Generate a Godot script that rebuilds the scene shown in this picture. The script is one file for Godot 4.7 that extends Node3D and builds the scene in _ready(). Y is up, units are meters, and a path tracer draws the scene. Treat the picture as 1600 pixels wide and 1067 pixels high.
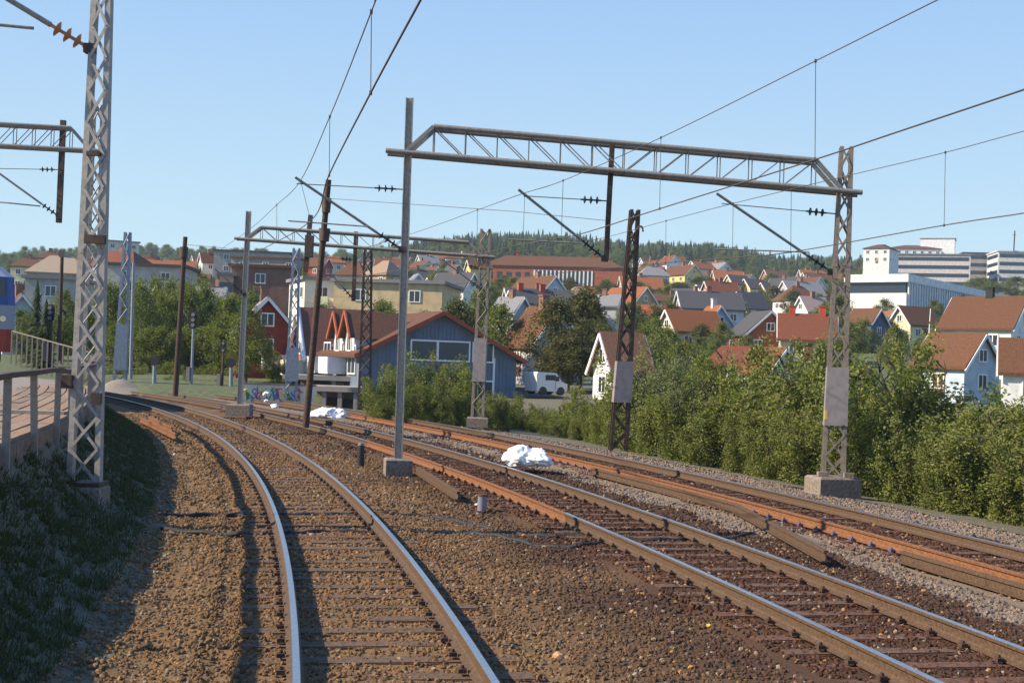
extends Node3D

const F := 2000.0          # focal length in photo pixels (1600 x 1067)
const EYE := 2.43          # metres above the top of the rails
var cam: Camera3D
var rng := RandomNumberGenerator.new()
var M := {}
var names := {}
var boxes := {}
var noise := FastNoiseLite.new()
var sleeper_mesh := {}

# ---------------------------------------------------------------- mesh collector
class MB:
	var v := PackedVector3Array()
	var n := PackedVector3Array()
	var c := PackedColorArray()
	var col := Color(1, 1, 1)
	func tri(a: Vector3, b: Vector3, d: Vector3):   # counter-clockwise seen from outside
		var k := (b - a).cross(d - a)
		if k.length_squared() < 1e-14: return
		k = k.normalized()
		v.append(a); v.append(d); v.append(b)
		for i in 3:
			n.append(k); c.append(col)
	func trin(a: Vector3, b: Vector3, d: Vector3, na: Vector3, nb: Vector3, nd: Vector3):
		v.append(a); v.append(d); v.append(b)
		n.append(na); n.append(nd); n.append(nb)
		for i in 3: c.append(col)
	func quad(a: Vector3, b: Vector3, d: Vector3, e: Vector3):
		tri(a, b, d); tri(a, d, e)
	func box(at: Vector3, s: Vector3, bs := Basis.IDENTITY):
		var h := s * 0.5
		var p := []
		for i in 8:
			p.append(at + bs * Vector3(h.x if i & 1 else -h.x, h.y if i & 2 else -h.y, h.z if i & 4 else -h.z))
		quad(p[4], p[5], p[7], p[6]); quad(p[1], p[0], p[2], p[3])
		quad(p[5], p[1], p[3], p[7]); quad(p[0], p[4], p[6], p[2])
		quad(p[6], p[7], p[3], p[2]); quad(p[0], p[1], p[5], p[4])
	func tube(a: Vector3, b: Vector3, r0: float, r1: float, k := 8, caps := true):
		var d := (b - a).normalized()
		var u := d.cross(Vector3.UP if absf(d.y) < 0.95 else Vector3.RIGHT).normalized()
		var w := d.cross(u)
		for i in k:
			var t0 := TAU * i / k
			var t1 := TAU * (i + 1) / k
			var q0 := u * cos(t0) + w * sin(t0)
			var q1 := u * cos(t1) + w * sin(t1)
			trin(a + q0 * r0, a + q1 * r0, b + q1 * r1, q0, q1, q1)
			trin(a + q0 * r0, b + q1 * r1, b + q0 * r1, q0, q1, q0)
			if caps:
				tri(b, b + q0 * r1, b + q1 * r1); tri(a, a + q1 * r0, a + q0 * r0)
	func path(pts: Array, r: float, k := 6):
		for i in pts.size() - 1: tube(pts[i], pts[i + 1], r, r, k, false)
	func prism(poly: Array, d: Vector3):    # polygon in order (ccw seen from +d side), extruded along d
		var m := poly.size()
		for i in m:
			var j := (i + 1) % m
			quad(poly[i], poly[j], poly[j] + d, poly[i] + d)
		for i in range(1, m - 1):
			tri(poly[0] + d, poly[i] + d, poly[i + 1] + d)
			tri(poly[0], poly[i + 1], poly[i])
	func mesh(m: Material) -> ArrayMesh:
		var a := []
		a.resize(Mesh.ARRAY_MAX)
		a[Mesh.ARRAY_VERTEX] = v; a[Mesh.ARRAY_NORMAL] = n; a[Mesh.ARRAY_COLOR] = c
		var o := ArrayMesh.new()
		o.add_surface_from_arrays(Mesh.PRIMITIVE_TRIANGLES, a)
		o.surface_set_material(0, m)
		return o

# ---------------------------------------------------------------- naming helpers
func numbered(s: String) -> String:
	var k: int = names.get(s, 0)
	names[s] = k + 1
	return s if k == 0 else "%s_%03d" % [s, k]
func tag(o: Node, label: String, category: String, group := ""):
	o.set_meta("label", label); o.set_meta("category", category)
	if group != "": o.set_meta("group", group)
	return o
func thing(called: String, label: String, category: String, at := Vector3.ZERO, yaw := 0.0, group := "") -> Node3D:
	var o := Node3D.new()
	o.name = numbered(called)
	add_child(o)
	o.position = at
	o.rotation.y = yaw
	tag(o, label, category, group)
	return o
func part(called: String, mesh: Mesh, parent: Node, xf := Transform3D.IDENTITY) -> MeshInstance3D:
	var o := MeshInstance3D.new()
	o.name = called if parent != self else numbered(called)
	o.mesh = mesh
	parent.add_child(o, true)
	o.transform = xf
	return o
func struct(called: String, mesh: Mesh) -> MeshInstance3D:
	var o := part(called, mesh, self)
	o.set_meta("kind", "structure")
	return o
func unit_box(m: Material) -> BoxMesh:
	if not boxes.has(m):
		var b := BoxMesh.new()
		b.material = m
		boxes[m] = b
	return boxes[m]
func bar(called: String, parent: Node, a: Vector3, b: Vector3, w: float, t: float, m: Material, side := Vector3(0, 0, 1)) -> MeshInstance3D:
	var y := b - a
	var x := y.cross(side).normalized()
	if x.length() < 0.5: x = y.cross(Vector3(1, 0, 0.01)).normalized()
	var z := x.cross(y).normalized()
	return part(called, unit_box(m), parent, Transform3D(Basis(x * w, y, z * t), (a + b) * 0.5))
func slab(called: String, parent: Node, at: Vector3, s: Vector3, m: Material, yaw := 0.0) -> MeshInstance3D:
	return part(called, unit_box(m), parent, Transform3D(Basis(Vector3.UP, yaw) * Basis.from_scale(s), at))

# ---------------------------------------------------------------- camera geometry
func P(px: float, py: float, d: float) -> Vector3:      # a photo pixel at a depth in metres
	var r := cam.basis * Vector3((px - 800.0) / F, (533.5 - py) / F, -1.0)
	return cam.position + r * (d / -r.z)
func G(px: float, py: float, y: float) -> Vector3:      # a photo pixel on the level y
	var r := cam.basis * Vector3((px - 800.0) / F, (533.5 - py) / F, -1.0)
	return cam.position + r * ((y - cam.position.y) / r.y)
func horizon(px: float) -> float: return 570.0 + (px - 800.0) * 0.035

# ---------------------------------------------------------------- ground
const TC := [[-197.0, -24.0, 199.1], [-205.0, -32.0, 213.55], [-205.0, -32.0, 217.8]]   # centre x, depth, radius
func toff(k: int, x: float, d: float) -> float: return Vector2(x - TC[k][0], d - TC[k][1]).length() - TC[k][2]
func tpt(k: int, s: float, t: float, y: float) -> Vector3:   # s = metres along the track from depth 0
	var r: float = TC[k][2]
	var ph: float = asin(-TC[k][1] / r) + s / r
	return Vector3(TC[k][0] + (r + t) * cos(ph), y, -(TC[k][1] + (r + t) * sin(ph)))
func tdir(k: int, s: float) -> Vector3:
	return (tpt(k, s + 0.5, 0, 0) - tpt(k, s - 0.5, 0, 0)).normalized()
func tyaw(k: int, s: float) -> float:
	var d := tdir(k, s)
	return atan2(-d.x, -d.z)
func lerp_table(tb: Array, x: float) -> float:
	if x <= tb[0][0]: return tb[0][1]
	for i in tb.size() - 1:
		if x <= tb[i + 1][0]:
			return lerpf(tb[i][1], tb[i + 1][1], (x - tb[i][0]) / (tb[i + 1][0] - tb[i][0]))
	return tb[-1][1]
const HILL := [[45, -0.8], [60, -0.5], [80, 0.2], [110, 1.3], [150, 4.0], [200, 8.0], [300, 18.0], [450, 34.0], [600, 50.0], [800, 72.0], [950, 88.0], [1100, 92.0], [1400, 78.0], [3000, 30.0]]
const RIDGE := [[-700, 0.55], [-200, 0.65], [0, 0.70], [200, 0.83], [500, 0.80], [650, 0.92], [750, 1.02], [850, 1.04], [1000, 0.99], [1100, 1.0], [1200, 0.91], [1400, 0.92], [1600, 0.93], [2300, 0.8]]
func hill(x: float, d: float) -> float:
	var r := sqrt(x * x + d * d)
	if d < 1.0: return -0.8
	var h := lerp_table(HILL, r * 0.5 + d * 0.5)
	var px := 800.0 + clampf(x / d, -2, 2) * F
	var m := lerp_table(RIDGE, px)
	if h > 2.0: h = 2.0 + (h - 2.0) * m
	if r > 90: h += noise.get_noise_2d(x * 0.35, d * 0.35) * minf(r * 0.006, 4.0)
	return h
const BANK := [[-60, 1.5], [-14, 1.5], [-8, 1.3], [-4.35, 1.12], [-4.1, 0.75], [-3.7, 0.36], [-3.2, 0.06], [-2.6, -0.2], [-2.0, -0.27], [-1.5, -0.2]]
func near_h(x: float, d: float) -> float:
	var t1 := toff(0, x, d)
	var t3 := toff(2, x, d)
	if t1 < -1.5:
		var h := lerp_table(BANK, t1)
		var fade := smoothstep(95.0, 50.0, d)
		h = lerpf(-0.1 if h > 0 else h, h, fade)
		if t1 < -2.0 and t1 > -4.1: h += noise.get_noise_2d(x * 9.0, d * 9.0) * 0.09
		return h
	var h2 := -0.2
	if t3 > 1.7: h2 = lerp_table([[1.7, -0.2], [2.6, -0.3], [5.5, -0.55], [9, -0.8]], t3)
	else:
		for k in 3:
			pass
		h2 += noise.get_noise_2d(x * 14.0, d * 14.0) * 0.03
		var m1 := minf(minf(absf(t1), absf(toff(1, x, d))), absf(t3))
		if m1 > 1.3: h2 -= 0.05
	return h2
func ground(x: float, d: float) -> float:
	if d > 0 and d < 80 and toff(2, x, d) < 9.0 and toff(0, x, d) > -14: return near_h(x, d)
	return hill(x, d)

# ---------------------------------------------------------------- materials
func lin(r: float, g: float, b: float) -> Color: return Color(r, g, b).linear_to_srgb()
func noise_image(sd: int, freq: float, ramp: Array, size := 256, oct := 4) -> ImageTexture:
	var f := FastNoiseLite.new()
	f.seed = sd; f.frequency = freq; f.fractal_octaves = oct; f.noise_type = FastNoiseLite.TYPE_SIMPLEX
	var src := f.get_seamless_image(size, size)
	var im := Image.create(size, size, false, Image.FORMAT_RGB8)
	for y in size:
		for x in size:
			var q := src.get_pixel(x, y).r * (ramp.size() - 1)
			var i := mini(int(q), ramp.size() - 2)
			im.set_pixel(x, y, (ramp[i] as Color).lerp(ramp[i + 1], q - i))
	im.generate_mipmaps()
	return ImageTexture.create_from_image(im)
func plain(c: Color, rough := 0.8, metal := 0.0) -> StandardMaterial3D:
	var m := StandardMaterial3D.new()
	m.albedo_color = c; m.roughness = rough; m.metallic = metal
	return m
func mottled(tex: Texture2D, scale: float, c := Color.WHITE, rough := 0.85, metal := 0.0) -> StandardMaterial3D:
	var m := plain(c, rough, metal)
	m.albedo_texture = tex
	m.uv1_triplanar = true; m.uv1_world_triplanar = true
	m.uv1_scale = Vector3.ONE * scale
	return m
func materials():
	var grey_tex := noise_image(3, 0.02, [Color(0.84, 0.84, 0.84), Color(0.95, 0.945, 0.94), Color(1, 1, 1)])
	var rust_tex := noise_image(5, 0.03, [lin(0.045, 0.024, 0.014), lin(0.105, 0.053, 0.028), lin(0.16, 0.085, 0.04)])
	var orange_tex := noise_image(6, 0.03, [lin(0.085, 0.036, 0.016), lin(0.19, 0.075, 0.026), lin(0.26, 0.11, 0.036)])
	var steel_tex := noise_image(7, 0.03, [lin(0.24, 0.215, 0.185), lin(0.34, 0.315, 0.28), lin(0.4, 0.37, 0.33)])
	M.steel = mottled(steel_tex, 0.9, Color.WHITE, 0.6, 0.15)
	M.brown_steel = mottled(steel_tex, 0.9, lin(0.62, 0.55, 0.5), 0.65, 0.1)
	M.gantry = mottled(steel_tex, 1.1, lin(0.72, 0.72, 0.72), 0.6, 0.15)
	M.pale_steel = mottled(grey_tex, 0.7, lin(0.27, 0.31, 0.37), 0.55, 0.1)
	M.dark_steel = mottled(rust_tex, 0.8, lin(0.62, 0.68, 0.85), 0.7)
	M.wood_pole = mottled(rust_tex, 0.8, lin(0.62, 0.68, 0.8), 0.9)
	M.rust = mottled(rust_tex, 2.0, Color.WHITE, 0.85)
	M.brown_rail = mottled(rust_tex, 2.0, lin(0.86, 0.93, 0.88), 0.8)
	M.orange = mottled(orange_tex, 1.5, Color.WHITE, 0.85)
	M.railtop = mottled(grey_tex, 2.0, lin(0.5, 0.52, 0.55), 0.28, 0.9)
	M.amber = plain(lin(0.42, 0.17, 0.05), 0.25)
	M.black = plain(lin(0.018, 0.018, 0.02), 0.6)
	M.strip = plain(lin(0.012, 0.012, 0.014), 0.7)
	M.wire = plain(lin(0.09, 0.075, 0.065), 0.6, 0.2)
	M.blue_clip = plain(lin(0.1, 0.1, 0.2), 0.6)
	M.concrete = mottled(noise_image(21, 0.04, [lin(0.11, 0.08, 0.06), lin(0.21, 0.165, 0.13), lin(0.28, 0.23, 0.185)]), 0.8, Color.WHITE, 0.95)
	M.plate = mottled(grey_tex, 0.6, lin(0.27, 0.235, 0.235), 0.7)
	M.sleeper = mottled(noise_image(9, 0.03, [lin(0.05, 0.03, 0.018), lin(0.105, 0.06, 0.032), lin(0.16, 0.092, 0.047)]), 1.4, Color.WHITE, 0.95)
	M.sleeper2 = mottled(rust_tex, 1.1, lin(1, 0.85, 0.8), 0.95)
	M.plank = [mottled(noise_image(10, 0.03, [lin(0.14, 0.09, 0.06), lin(0.25, 0.17, 0.11), lin(0.32, 0.23, 0.16)]), 0.8, Color.WHITE, 0.95)]
	M.plank.append(mottled(M.plank[0].albedo_texture, 0.7, lin(0.8, 0.78, 0.76), 0.95))
	M.plank.append(mottled(M.plank[0].albedo_texture, 1.0, lin(1.0, 0.9, 0.82), 0.95))
	M.grey_wood = mottled(grey_tex, 1.5, lin(0.3, 0.26, 0.21), 0.9)
	M.ballast = mottled(noise_image(11, 0.09, [lin(0.09, 0.08, 0.07), lin(0.19, 0.17, 0.145), lin(0.235, 0.205, 0.175), lin(0.33, 0.29, 0.25)], 512), 0.55, Color.WHITE, 1.0)
	M.ballast.vertex_color_use_as_albedo = true
	M.ballast.metallic_specular = 0.15
	M.gravel = mottled(noise_image(12, 0.09, [lin(0.11, 0.09, 0.07), lin(0.24, 0.2, 0.16), lin(0.32, 0.28, 0.23)], 256), 0.5, Color.WHITE, 1.0)
	M.soil = mottled(noise_image(13, 0.04, [lin(0.07, 0.065, 0.04), lin(0.12, 0.105, 0.065), lin(0.17, 0.14, 0.09)], 256), 0.4, Color.WHITE, 1.0)
	M.meadow = mottled(noise_image(14, 0.03, [lin(0.045, 0.06, 0.022), lin(0.08, 0.1, 0.035), lin(0.14, 0.13, 0.06)], 512), 0.09, Color.WHITE, 1.0)
	var st := StandardMaterial3D.new()
	st.vertex_color_use_as_albedo = true; st.roughness = 0.95
	st.metallic_specular = 0.15
	M.stone = st
	var lf := StandardMaterial3D.new()
	lf.vertex_color_use_as_albedo = true; lf.roughness = 0.65
	lf.backlight_enabled = true; lf.backlight = Color(0.8, 0.9, 0.4); lf.metallic_specular = 0.2
	lf.cull_mode = BaseMaterial3D.CULL_DISABLED
	M.leaf = lf
	M.bark = mottled(grey_tex, 1.0, lin(0.085, 0.068, 0.05), 0.95)
	M.birch = mottled(noise_image(15, 0.05, [lin(0.1, 0.09, 0.08), lin(0.55, 0.52, 0.47), lin(0.62, 0.6, 0.55)]), 1.2, Color.WHITE, 0.9)
	M.glass = plain(lin(0.03, 0.04, 0.055), 0.08)
	M.wframe = plain(lin(0.78, 0.77, 0.74), 0.6)
	M.trim = plain(lin(0.75, 0.74, 0.72), 0.6)
	M.sack = plain(lin(0.86, 0.86, 0.86), 0.55)
	M.grey_tex = grey_tex
	M.roof_tex = noise_image(16, 0.05, [Color(0.72, 0.72, 0.72), Color(0.9, 0.88, 0.86), Color(1, 1, 1)])
var paints := {}
func paint(c: Array, roof := false) -> StandardMaterial3D:
	var k := [c, roof]
	if not paints.has(k):
		paints[k] = mottled(M.roof_tex if roof else M.grey_tex, 0.35 if roof else 0.12, lin(c[0], c[1], c[2]), 0.85)
		paints[k].metallic_specular = 0.2
	return paints[k]
const WHITE := [0.8, 0.79, 0.77]
const CREAM := [0.72, 0.64, 0.42]
const YELLOW := [0.78, 0.6, 0.22]
const PALEBLUE := [0.5, 0.58, 0.68]
const GREY := [0.42, 0.42, 0.43]
const RED := [0.33, 0.07, 0.04]
const BRICK := [0.4, 0.13, 0.075]
const TAN := [0.45, 0.33, 0.2]
const DARKBLUE := [0.1, 0.13, 0.2]
const BROWN_ROOF := [0.165, 0.082, 0.048]
const REDBROWN := [0.22, 0.082, 0.048]
const ORANGE_ROOF := [0.33, 0.125, 0.055]
const DARK_ROOF := [0.1, 0.1, 0.11]
const GREY_ROOF := [0.28, 0.28, 0.3]
const PINK_ROOF := [0.5, 0.36, 0.31]

# ================================================================ scene
func _ready():
	rng.seed = 20
	noise.seed = 4; noise.frequency = 0.05
	cam = Camera3D.new()
	cam.name = "camera"
	add_child(cam)
	cam.fov = 2.0 * rad_to_deg(atan(533.5 / F))
	cam.position = Vector3(0, EYE, 0)
	cam.basis = Basis(Vector3.RIGHT, atan(36.5 / F)) * Basis(Vector3.BACK, deg_to_rad(2.0))
	cam.near = 0.05; cam.far = 6000.0
	cam.current = true
	var we := WorldEnvironment.new()
	we.name = "world_environment"
	var env := Environment.new()
	env.background_mode = Environment.BG_SKY
	var sky := Sky.new()
	var sm := ProceduralSkyMaterial.new()
	sm.sky_top_color = Color(0.34, 0.55, 0.86)
	sm.sky_horizon_color = Color(0.79, 0.90, 0.905)
	sm.sky_curve = 0.22
	sm.ground_horizon_color = Color(0.5, 0.52, 0.5)
	sm.ground_bottom_color = Color(0.2, 0.2, 0.18)
	sky.sky_material = sm
	env.sky = sky
	env.tonemap_mode = Environment.TONE_MAPPER_LINEAR
	env.tonemap_exposure = 1.65
	env.background_energy_multiplier = 0.76
	env.sdfgi_enabled = true; env.ssao_enabled = true; env.ssil_enabled = true
	env.fog_enabled = true; env.fog_density = 0.0002; env.fog_light_color = Color(0.78, 0.86, 0.92)
	we.environment = env
	add_child(we)
	var sun := DirectionalLight3D.new()
	sun.name = "sun"
	add_child(sun)
	sun.light_energy = 1.6
	sun.light_color = Color(1.0, 0.94, 0.84)
	sun.light_angular_distance = 0.5
	sun.shadow_enabled = true
	sun.look_at_from_position(Vector3(-10.6, 7.95, 2.0), Vector3.ZERO)
	materials()
	terrain()
	tracks()
	ballast()
	platform()
	catenary()
	lineside()
	town()
	vegetation()

# ---------------------------------------------------------------- terrain sheets
func grid_mesh(us: Array, vs: Array, f: Callable, m: Material, tint := false) -> ArrayMesh:
	var st := SurfaceTool.new()
	st.begin(Mesh.PRIMITIVE_TRIANGLES)
	st.set_smooth_group(0)
	for j in vs.size():
		for i in us.size():
			var q: Vector3 = f.call(us[i], vs[j])
			if tint: st.set_color(bed_colour(q.x, -q.z))
			st.add_vertex(q)
	var w := us.size()
	for j in vs.size() - 1:
		for i in w - 1:
			var a := j * w + i
			st.add_index(a); st.add_index(a + w); st.add_index(a + 1)
			st.add_index(a + 1); st.add_index(a + w); st.add_index(a + w + 1)
	st.generate_normals()
	st.set_material(m)
	return st.commit()
func span(a: float, b: float, n: int) -> Array:
	var r := []
	for i in n + 1: r.append(lerpf(a, b, float(i) / n))
	return r
# the ballast is ochre beside the bank and stained with brake rust towards the busier tracks
func bed_colour(x: float, d: float) -> Color:
	var t := toff(0, x, d) + noise.get_noise_2d(x * 5.0, d * 5.0) * 1.6
	var c := Color(0.8, 0.57, 0.34).lerp(Color(0.33, 0.225, 0.185), smoothstep(0.8, 4.2, t))
	var t3 := toff(2, x, d)
	var wob := noise.get_noise_2d(x * 8.0, d * 8.0)
	if t3 > 1.5 + wob: c = Color(0.85, 0.75, 0.67)      # clean grey gravel beside the relaid track
	if t3 > -1.95 + wob * 0.5 and t3 < -1.0 + wob * 0.3: c = Color(0.85, 0.75, 0.67)
	return c
func terrain():
	var rs := [0.0]
	for i in 70: rs.append(6.0 * pow(1.094, i))
	var fa := func(az: float, r: float):
		var x := sin(az) * r
		var d := cos(az) * r
		var y := hill(x, d)
		if d < 78 and r < 150:
			y = minf(y, -1.3)
		return Vector3(x, y, -d)
	var az := span(-PI, -0.6, 30) + span(-0.59, 0.59, 130) + span(0.6, PI, 30)
	struct("terrain", grid_mesh(az, rs, fa, M.meadow))
	var ss := span(-6, 30, 240) + span(30.5, 95, 150)
	var fn := func(t: float, s: float):
		var p := tpt(0, s, t, 0)
		p.y = near_h(p.x, -p.z)
		return p
	# ballast reaches from the foot of the bank to the shoulder beyond the third track
	struct("track_bed", grid_mesh(span(-2.3, 22.5, 150), ss, fn, M.ballast, true))
	var s2 := span(-6, 95, 220)
	struct("grass_bank", grid_mesh(span(-4.36, -2.3, 24), s2, fn, M.soil))
	struct("yard_gravel", grid_mesh([-40.0, -30.0, -20.0, -14.0, -11.0, -9.0, -7.0, -5.5, -4.36], s2, fn, M.gravel))
	var fv := func(t: float, s: float):
		var p := tpt(2, s, t, 0)
		p.y = near_h(p.x, -p.z) + 0.03 if t < 9.5 else maxf(hill(p.x, -p.z), -0.9)
		return p
	struct("verge", grid_mesh([3.9, 4.3, 5.0, 6.0, 7.5, 9.0, 12.0, 20.0, 30.0, 45.0], s2, fv, M.soil))

# ---------------------------------------------------------------- tracks
func rail_mesh(k: int, off: float, s0: float, s1: float, m: Material) -> ArrayMesh:
	var prof := [Vector2(-0.07, -0.172), Vector2(0.07, -0.172), Vector2(0.07, -0.158), Vector2(0.02, -0.14), Vector2(0.0095, -0.12), Vector2(0.0095, -0.05), Vector2(0.034, -0.036), Vector2(0.036, -0.006), Vector2(0.028, 0), Vector2(-0.028, 0), Vector2(-0.036, -0.006), Vector2(-0.034, -0.036), Vector2(-0.0095, -0.05), Vector2(-0.0095, -0.12), Vector2(-0.02, -0.14), Vector2(-0.07, -0.158)]
	var mb := MB.new()
	var s := s0
	while s < s1:
		var e := minf(s + (1.0 if s < 50 else 2.0), s1)
		for i in prof.size():
			var a: Vector2 = prof[i]
			var b: Vector2 = prof[(i + 1) % prof.size()]
			mb.quad(tpt(k, s, off + a.x, a.y), tpt(k, s, off + b.x, b.y), tpt(k, e, off + b.x, b.y), tpt(k, e, off + a.x, a.y))
		s = e
	return mb.mesh(m)
func head_mesh(k: int, off: float, s0: float, s1: float) -> ArrayMesh:
	var mb := MB.new()
	var s := s0
	while s < s1:
		var e := minf(s + (1.0 if s < 50 else 2.0), s1)
		var q := [Vector2(-0.0355, -0.007), Vector2(-0.028, 0.0015), Vector2(0.028, 0.0015), Vector2(0.0355, -0.007)]
		for i in 3:
			mb.quad(tpt(k, s, off + q[i + 1].x, q[i + 1].y), tpt(k, e, off + q[i + 1].x, q[i + 1].y), tpt(k, e, off + q[i].x, q[i].y), tpt(k, s, off + q[i].x, q[i].y))
		s = e
	return mb.mesh(M.railtop)
func sleeper_at(k: int, j: int) -> float: return -3.0 + 0.6 * j
func tracks():
	var labels := ["curving railway track beside the dark bank with buried wooden sleepers", "middle railway track under the gantry, partly with orange rusty rail", "railway track along the bushes with orange rail and blue clips"]
	for k in 3:
		var t := thing("railway_track", labels[k], "railway track", Vector3.ZERO, 0.0, "railway tracks")
		for sd in [-1, 1]:
			var off: float = sd * 0.7535
			var cuts := [[-4.0, 100.0, M.brown_rail]]
			if k == 1 and sd == -1: cuts = [[-4.0, 22.0, M.brown_rail], [22.0, 40.0, M.orange], [40.0, 100.0, M.brown_rail]]
			if k == 2 and sd == -1: cuts = [[-4.0, 60.0, M.orange], [60.0, 100.0, M.brown_rail]]
			for c in cuts:
				var r := part("rail", rail_mesh(k, off, c[0], c[1], c[2]), t)
				if c[2] != M.orange: part("running_surface", head_mesh(k, off, c[0], c[1]), r)
		var clip := MB.new()
		clip.box(Vector3(0, 0, 0), Vector3(0.07, 0.035, 0.08))
		clip.tube(Vector3(0, 0.02, 0), Vector3(0, 0.045, 0), 0.02, 0.016, 6)
		var cm := clip.mesh(M.blue_clip if k == 2 else M.dark_steel)
		var sl := []
		for i in 3:
			var mb := MB.new()
			var wd := 0.23 + 0.015 * i
			var pr := [Vector3(-1.25, -0.2, wd / 2), Vector3(1.25, -0.2, wd / 2), Vector3(1.25, -0.01, wd / 2), Vector3(1.235, 0.0, wd / 2 - 0.012), Vector3(-1.235, 0.0, wd / 2 - 0.012), Vector3(-1.25, -0.01, wd / 2)]
			mb.box(Vector3(0, -0.105, 0), Vector3(2.5, 0.19, wd))
			mb.box(Vector3(0, -0.005, 0), Vector3(2.48, 0.012, wd - 0.03))
			sl.append(mb.mesh([M.sleeper, M.sleeper2, M.sleeper][i] if k == 0 else [M.sleeper2, M.rust, M.sleeper2][i]))
		for j in 160:
			var s := sleeper_at(k, j)
			var y := -0.186 + rng.randf_range(-0.008, 0.004)
			part("sleeper", sl[rng.randi() % 3], t, Transform3D(Basis(Vector3.UP, tyaw(k, s) + rng.randf_range(-0.012, 0.012)), tpt(k, s, rng.randf_range(-0.03, 0.03), y)))
			if s > 6 and s < (40 if k == 2 else 32):
				for o in ([-0.87, 0.63] if k != 2 else [-0.87]):
					part("rail_clip", cm, t, Transform3D(Basis(Vector3.UP, tyaw(k, s)), tpt(k, s, o, -0.145)))

# ---------------------------------------------------------------- ballast stones
func stone_mesh(sd: int) -> ArrayMesh:
	var r := RandomNumberGenerator.new()
	r.seed = sd
	var pts := [Vector3(0, 1, 0), Vector3(0, -1, 0)]
	for i in 5: pts.append(Vector3(cos(TAU * i / 5), 0.35, sin(TAU * i / 5)))
	for i in 5: pts.append(Vector3(cos(TAU * (i + 0.5) / 5), -0.35, sin(TAU * (i + 0.5) / 5)))
	for i in pts.size(): pts[i] = pts[i] * Vector3(r.randf_range(0.7, 1.15), r.randf_range(0.5, 0.9), r.randf_range(0.6, 1.1))
	var mb := MB.new()
	for i in 5:
		var a := 2 + i
		var b := 2 + (i + 1) % 5
		var c := 7 + i
		var d := 7 + (i + 1) % 5
		mb.tri(pts[0], pts[b], pts[a]); mb.tri(pts[a], pts[b], pts[c]); mb.tri(pts[b], pts[d], pts[c]); mb.tri(pts[1], pts[c], pts[d])
	return mb.mesh(M.stone)
func ballast():
	var xf := [[], [], []]
	var cl := [[], [], []]
	var zones := [[8.0, 14.0, 420.0, 0.024], [14.0, 22.0, 260.0, 0.029], [22.0, 34.0, 120.0, 0.036], [34.0, 55.0, 40.0, 0.045]]
	for z in zones:
		var area: float = 0.5 * 0.92 * (z[1] * z[1] - z[0] * z[0])
		for i in int(area * z[2]):
			var d := sqrt(rng.randf_range(z[0] * z[0], z[1] * z[1]))
			var x := rng.randf_range(-0.46, 0.46) * d
			var t1 := toff(0, x, d)
			var t3 := toff(2, x, d)
			if t1 < -2.7 or t3 > 4.3: continue
			var sz: float = z[3] * rng.randf_range(0.6, 1.35)
			var rusty := 0.0
			var skip := false
			for k in 3:
				var u := absf(toff(k, x, d))
				if u < 1.4:
					rusty = maxf(rusty, 0.75 if k > 0 else 0.35)
					if absf(u - 0.7535) < 0.09: skip = true
					# sleepers stay mostly clear
					var c0: Array = TC[k]
					var s: float = (asin((d - c0[1]) / Vector2(x - c0[0], d - c0[1]).length()) - asin(-c0[1] / c0[2])) * c0[2]
					var fr: float = fposmod(s + 3.0 + 0.3, 0.6) - 0.3
					if absf(fr) < 0.125 and u < 1.25 and rng.randf() < (0.3 if k == 0 else 0.12): skip = true
			if skip: continue
			var y := near_h(x, d) + sz * rng.randf_range(-0.25, 0.35)
			var v := rng.randi() % 3
			xf[v].append(Transform3D(Basis.from_euler(Vector3(rng.randf() * TAU, rng.randf() * TAU, rng.randf() * TAU)) * Basis.from_scale(Vector3.ONE * sz), Vector3(x, y, -d)))
			var b := rng.randf_range(0.68, 1.22)
			var bc := bed_colour(x, d)
			var base := Color(0.24 * bc.r, 0.205 * bc.g, 0.175 * bc.b)
			base = base.lerp(Color(base.r * 0.95, base.g * 0.76, base.b * 0.68), rusty * rng.randf_range(0.5, 1.2))
			if rng.randf() < 0.12: base = Color(base.r * 0.7, base.g * 0.8, base.b * 0.95)
			if rng.randf() < 0.05: base = Color(0.25, 0.19, 0.13)
			if rng.randf() < 0.02: base = Color(0.33, 0.18, 0.07)
			cl[v].append(Color(base.r * b, base.g * b, base.b * b))
	var holder := thing("ballast_stones", "loose brown ballast stones covering the track bed", "ballast")
	holder.set_meta("kind", "stuff")
	for v in 3:
		var mm := MultiMesh.new()
		mm.transform_format = MultiMesh.TRANSFORM_3D
		mm.use_colors = true
		mm.mesh = stone_mesh(30 + v)
		mm.instance_count = xf[v].size()
		for i in xf[v].size():
			mm.set_instance_transform(i, xf[v][i])
			mm.set_instance_color(i, cl[v][i])
		var mi := MultiMeshInstance3D.new()
		mi.name = "stones" if v == 0 else "stones_%03d" % v
		mi.multimesh = mm
		mi.set_meta("kind", "stuff")
		holder.add_child(mi)

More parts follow.
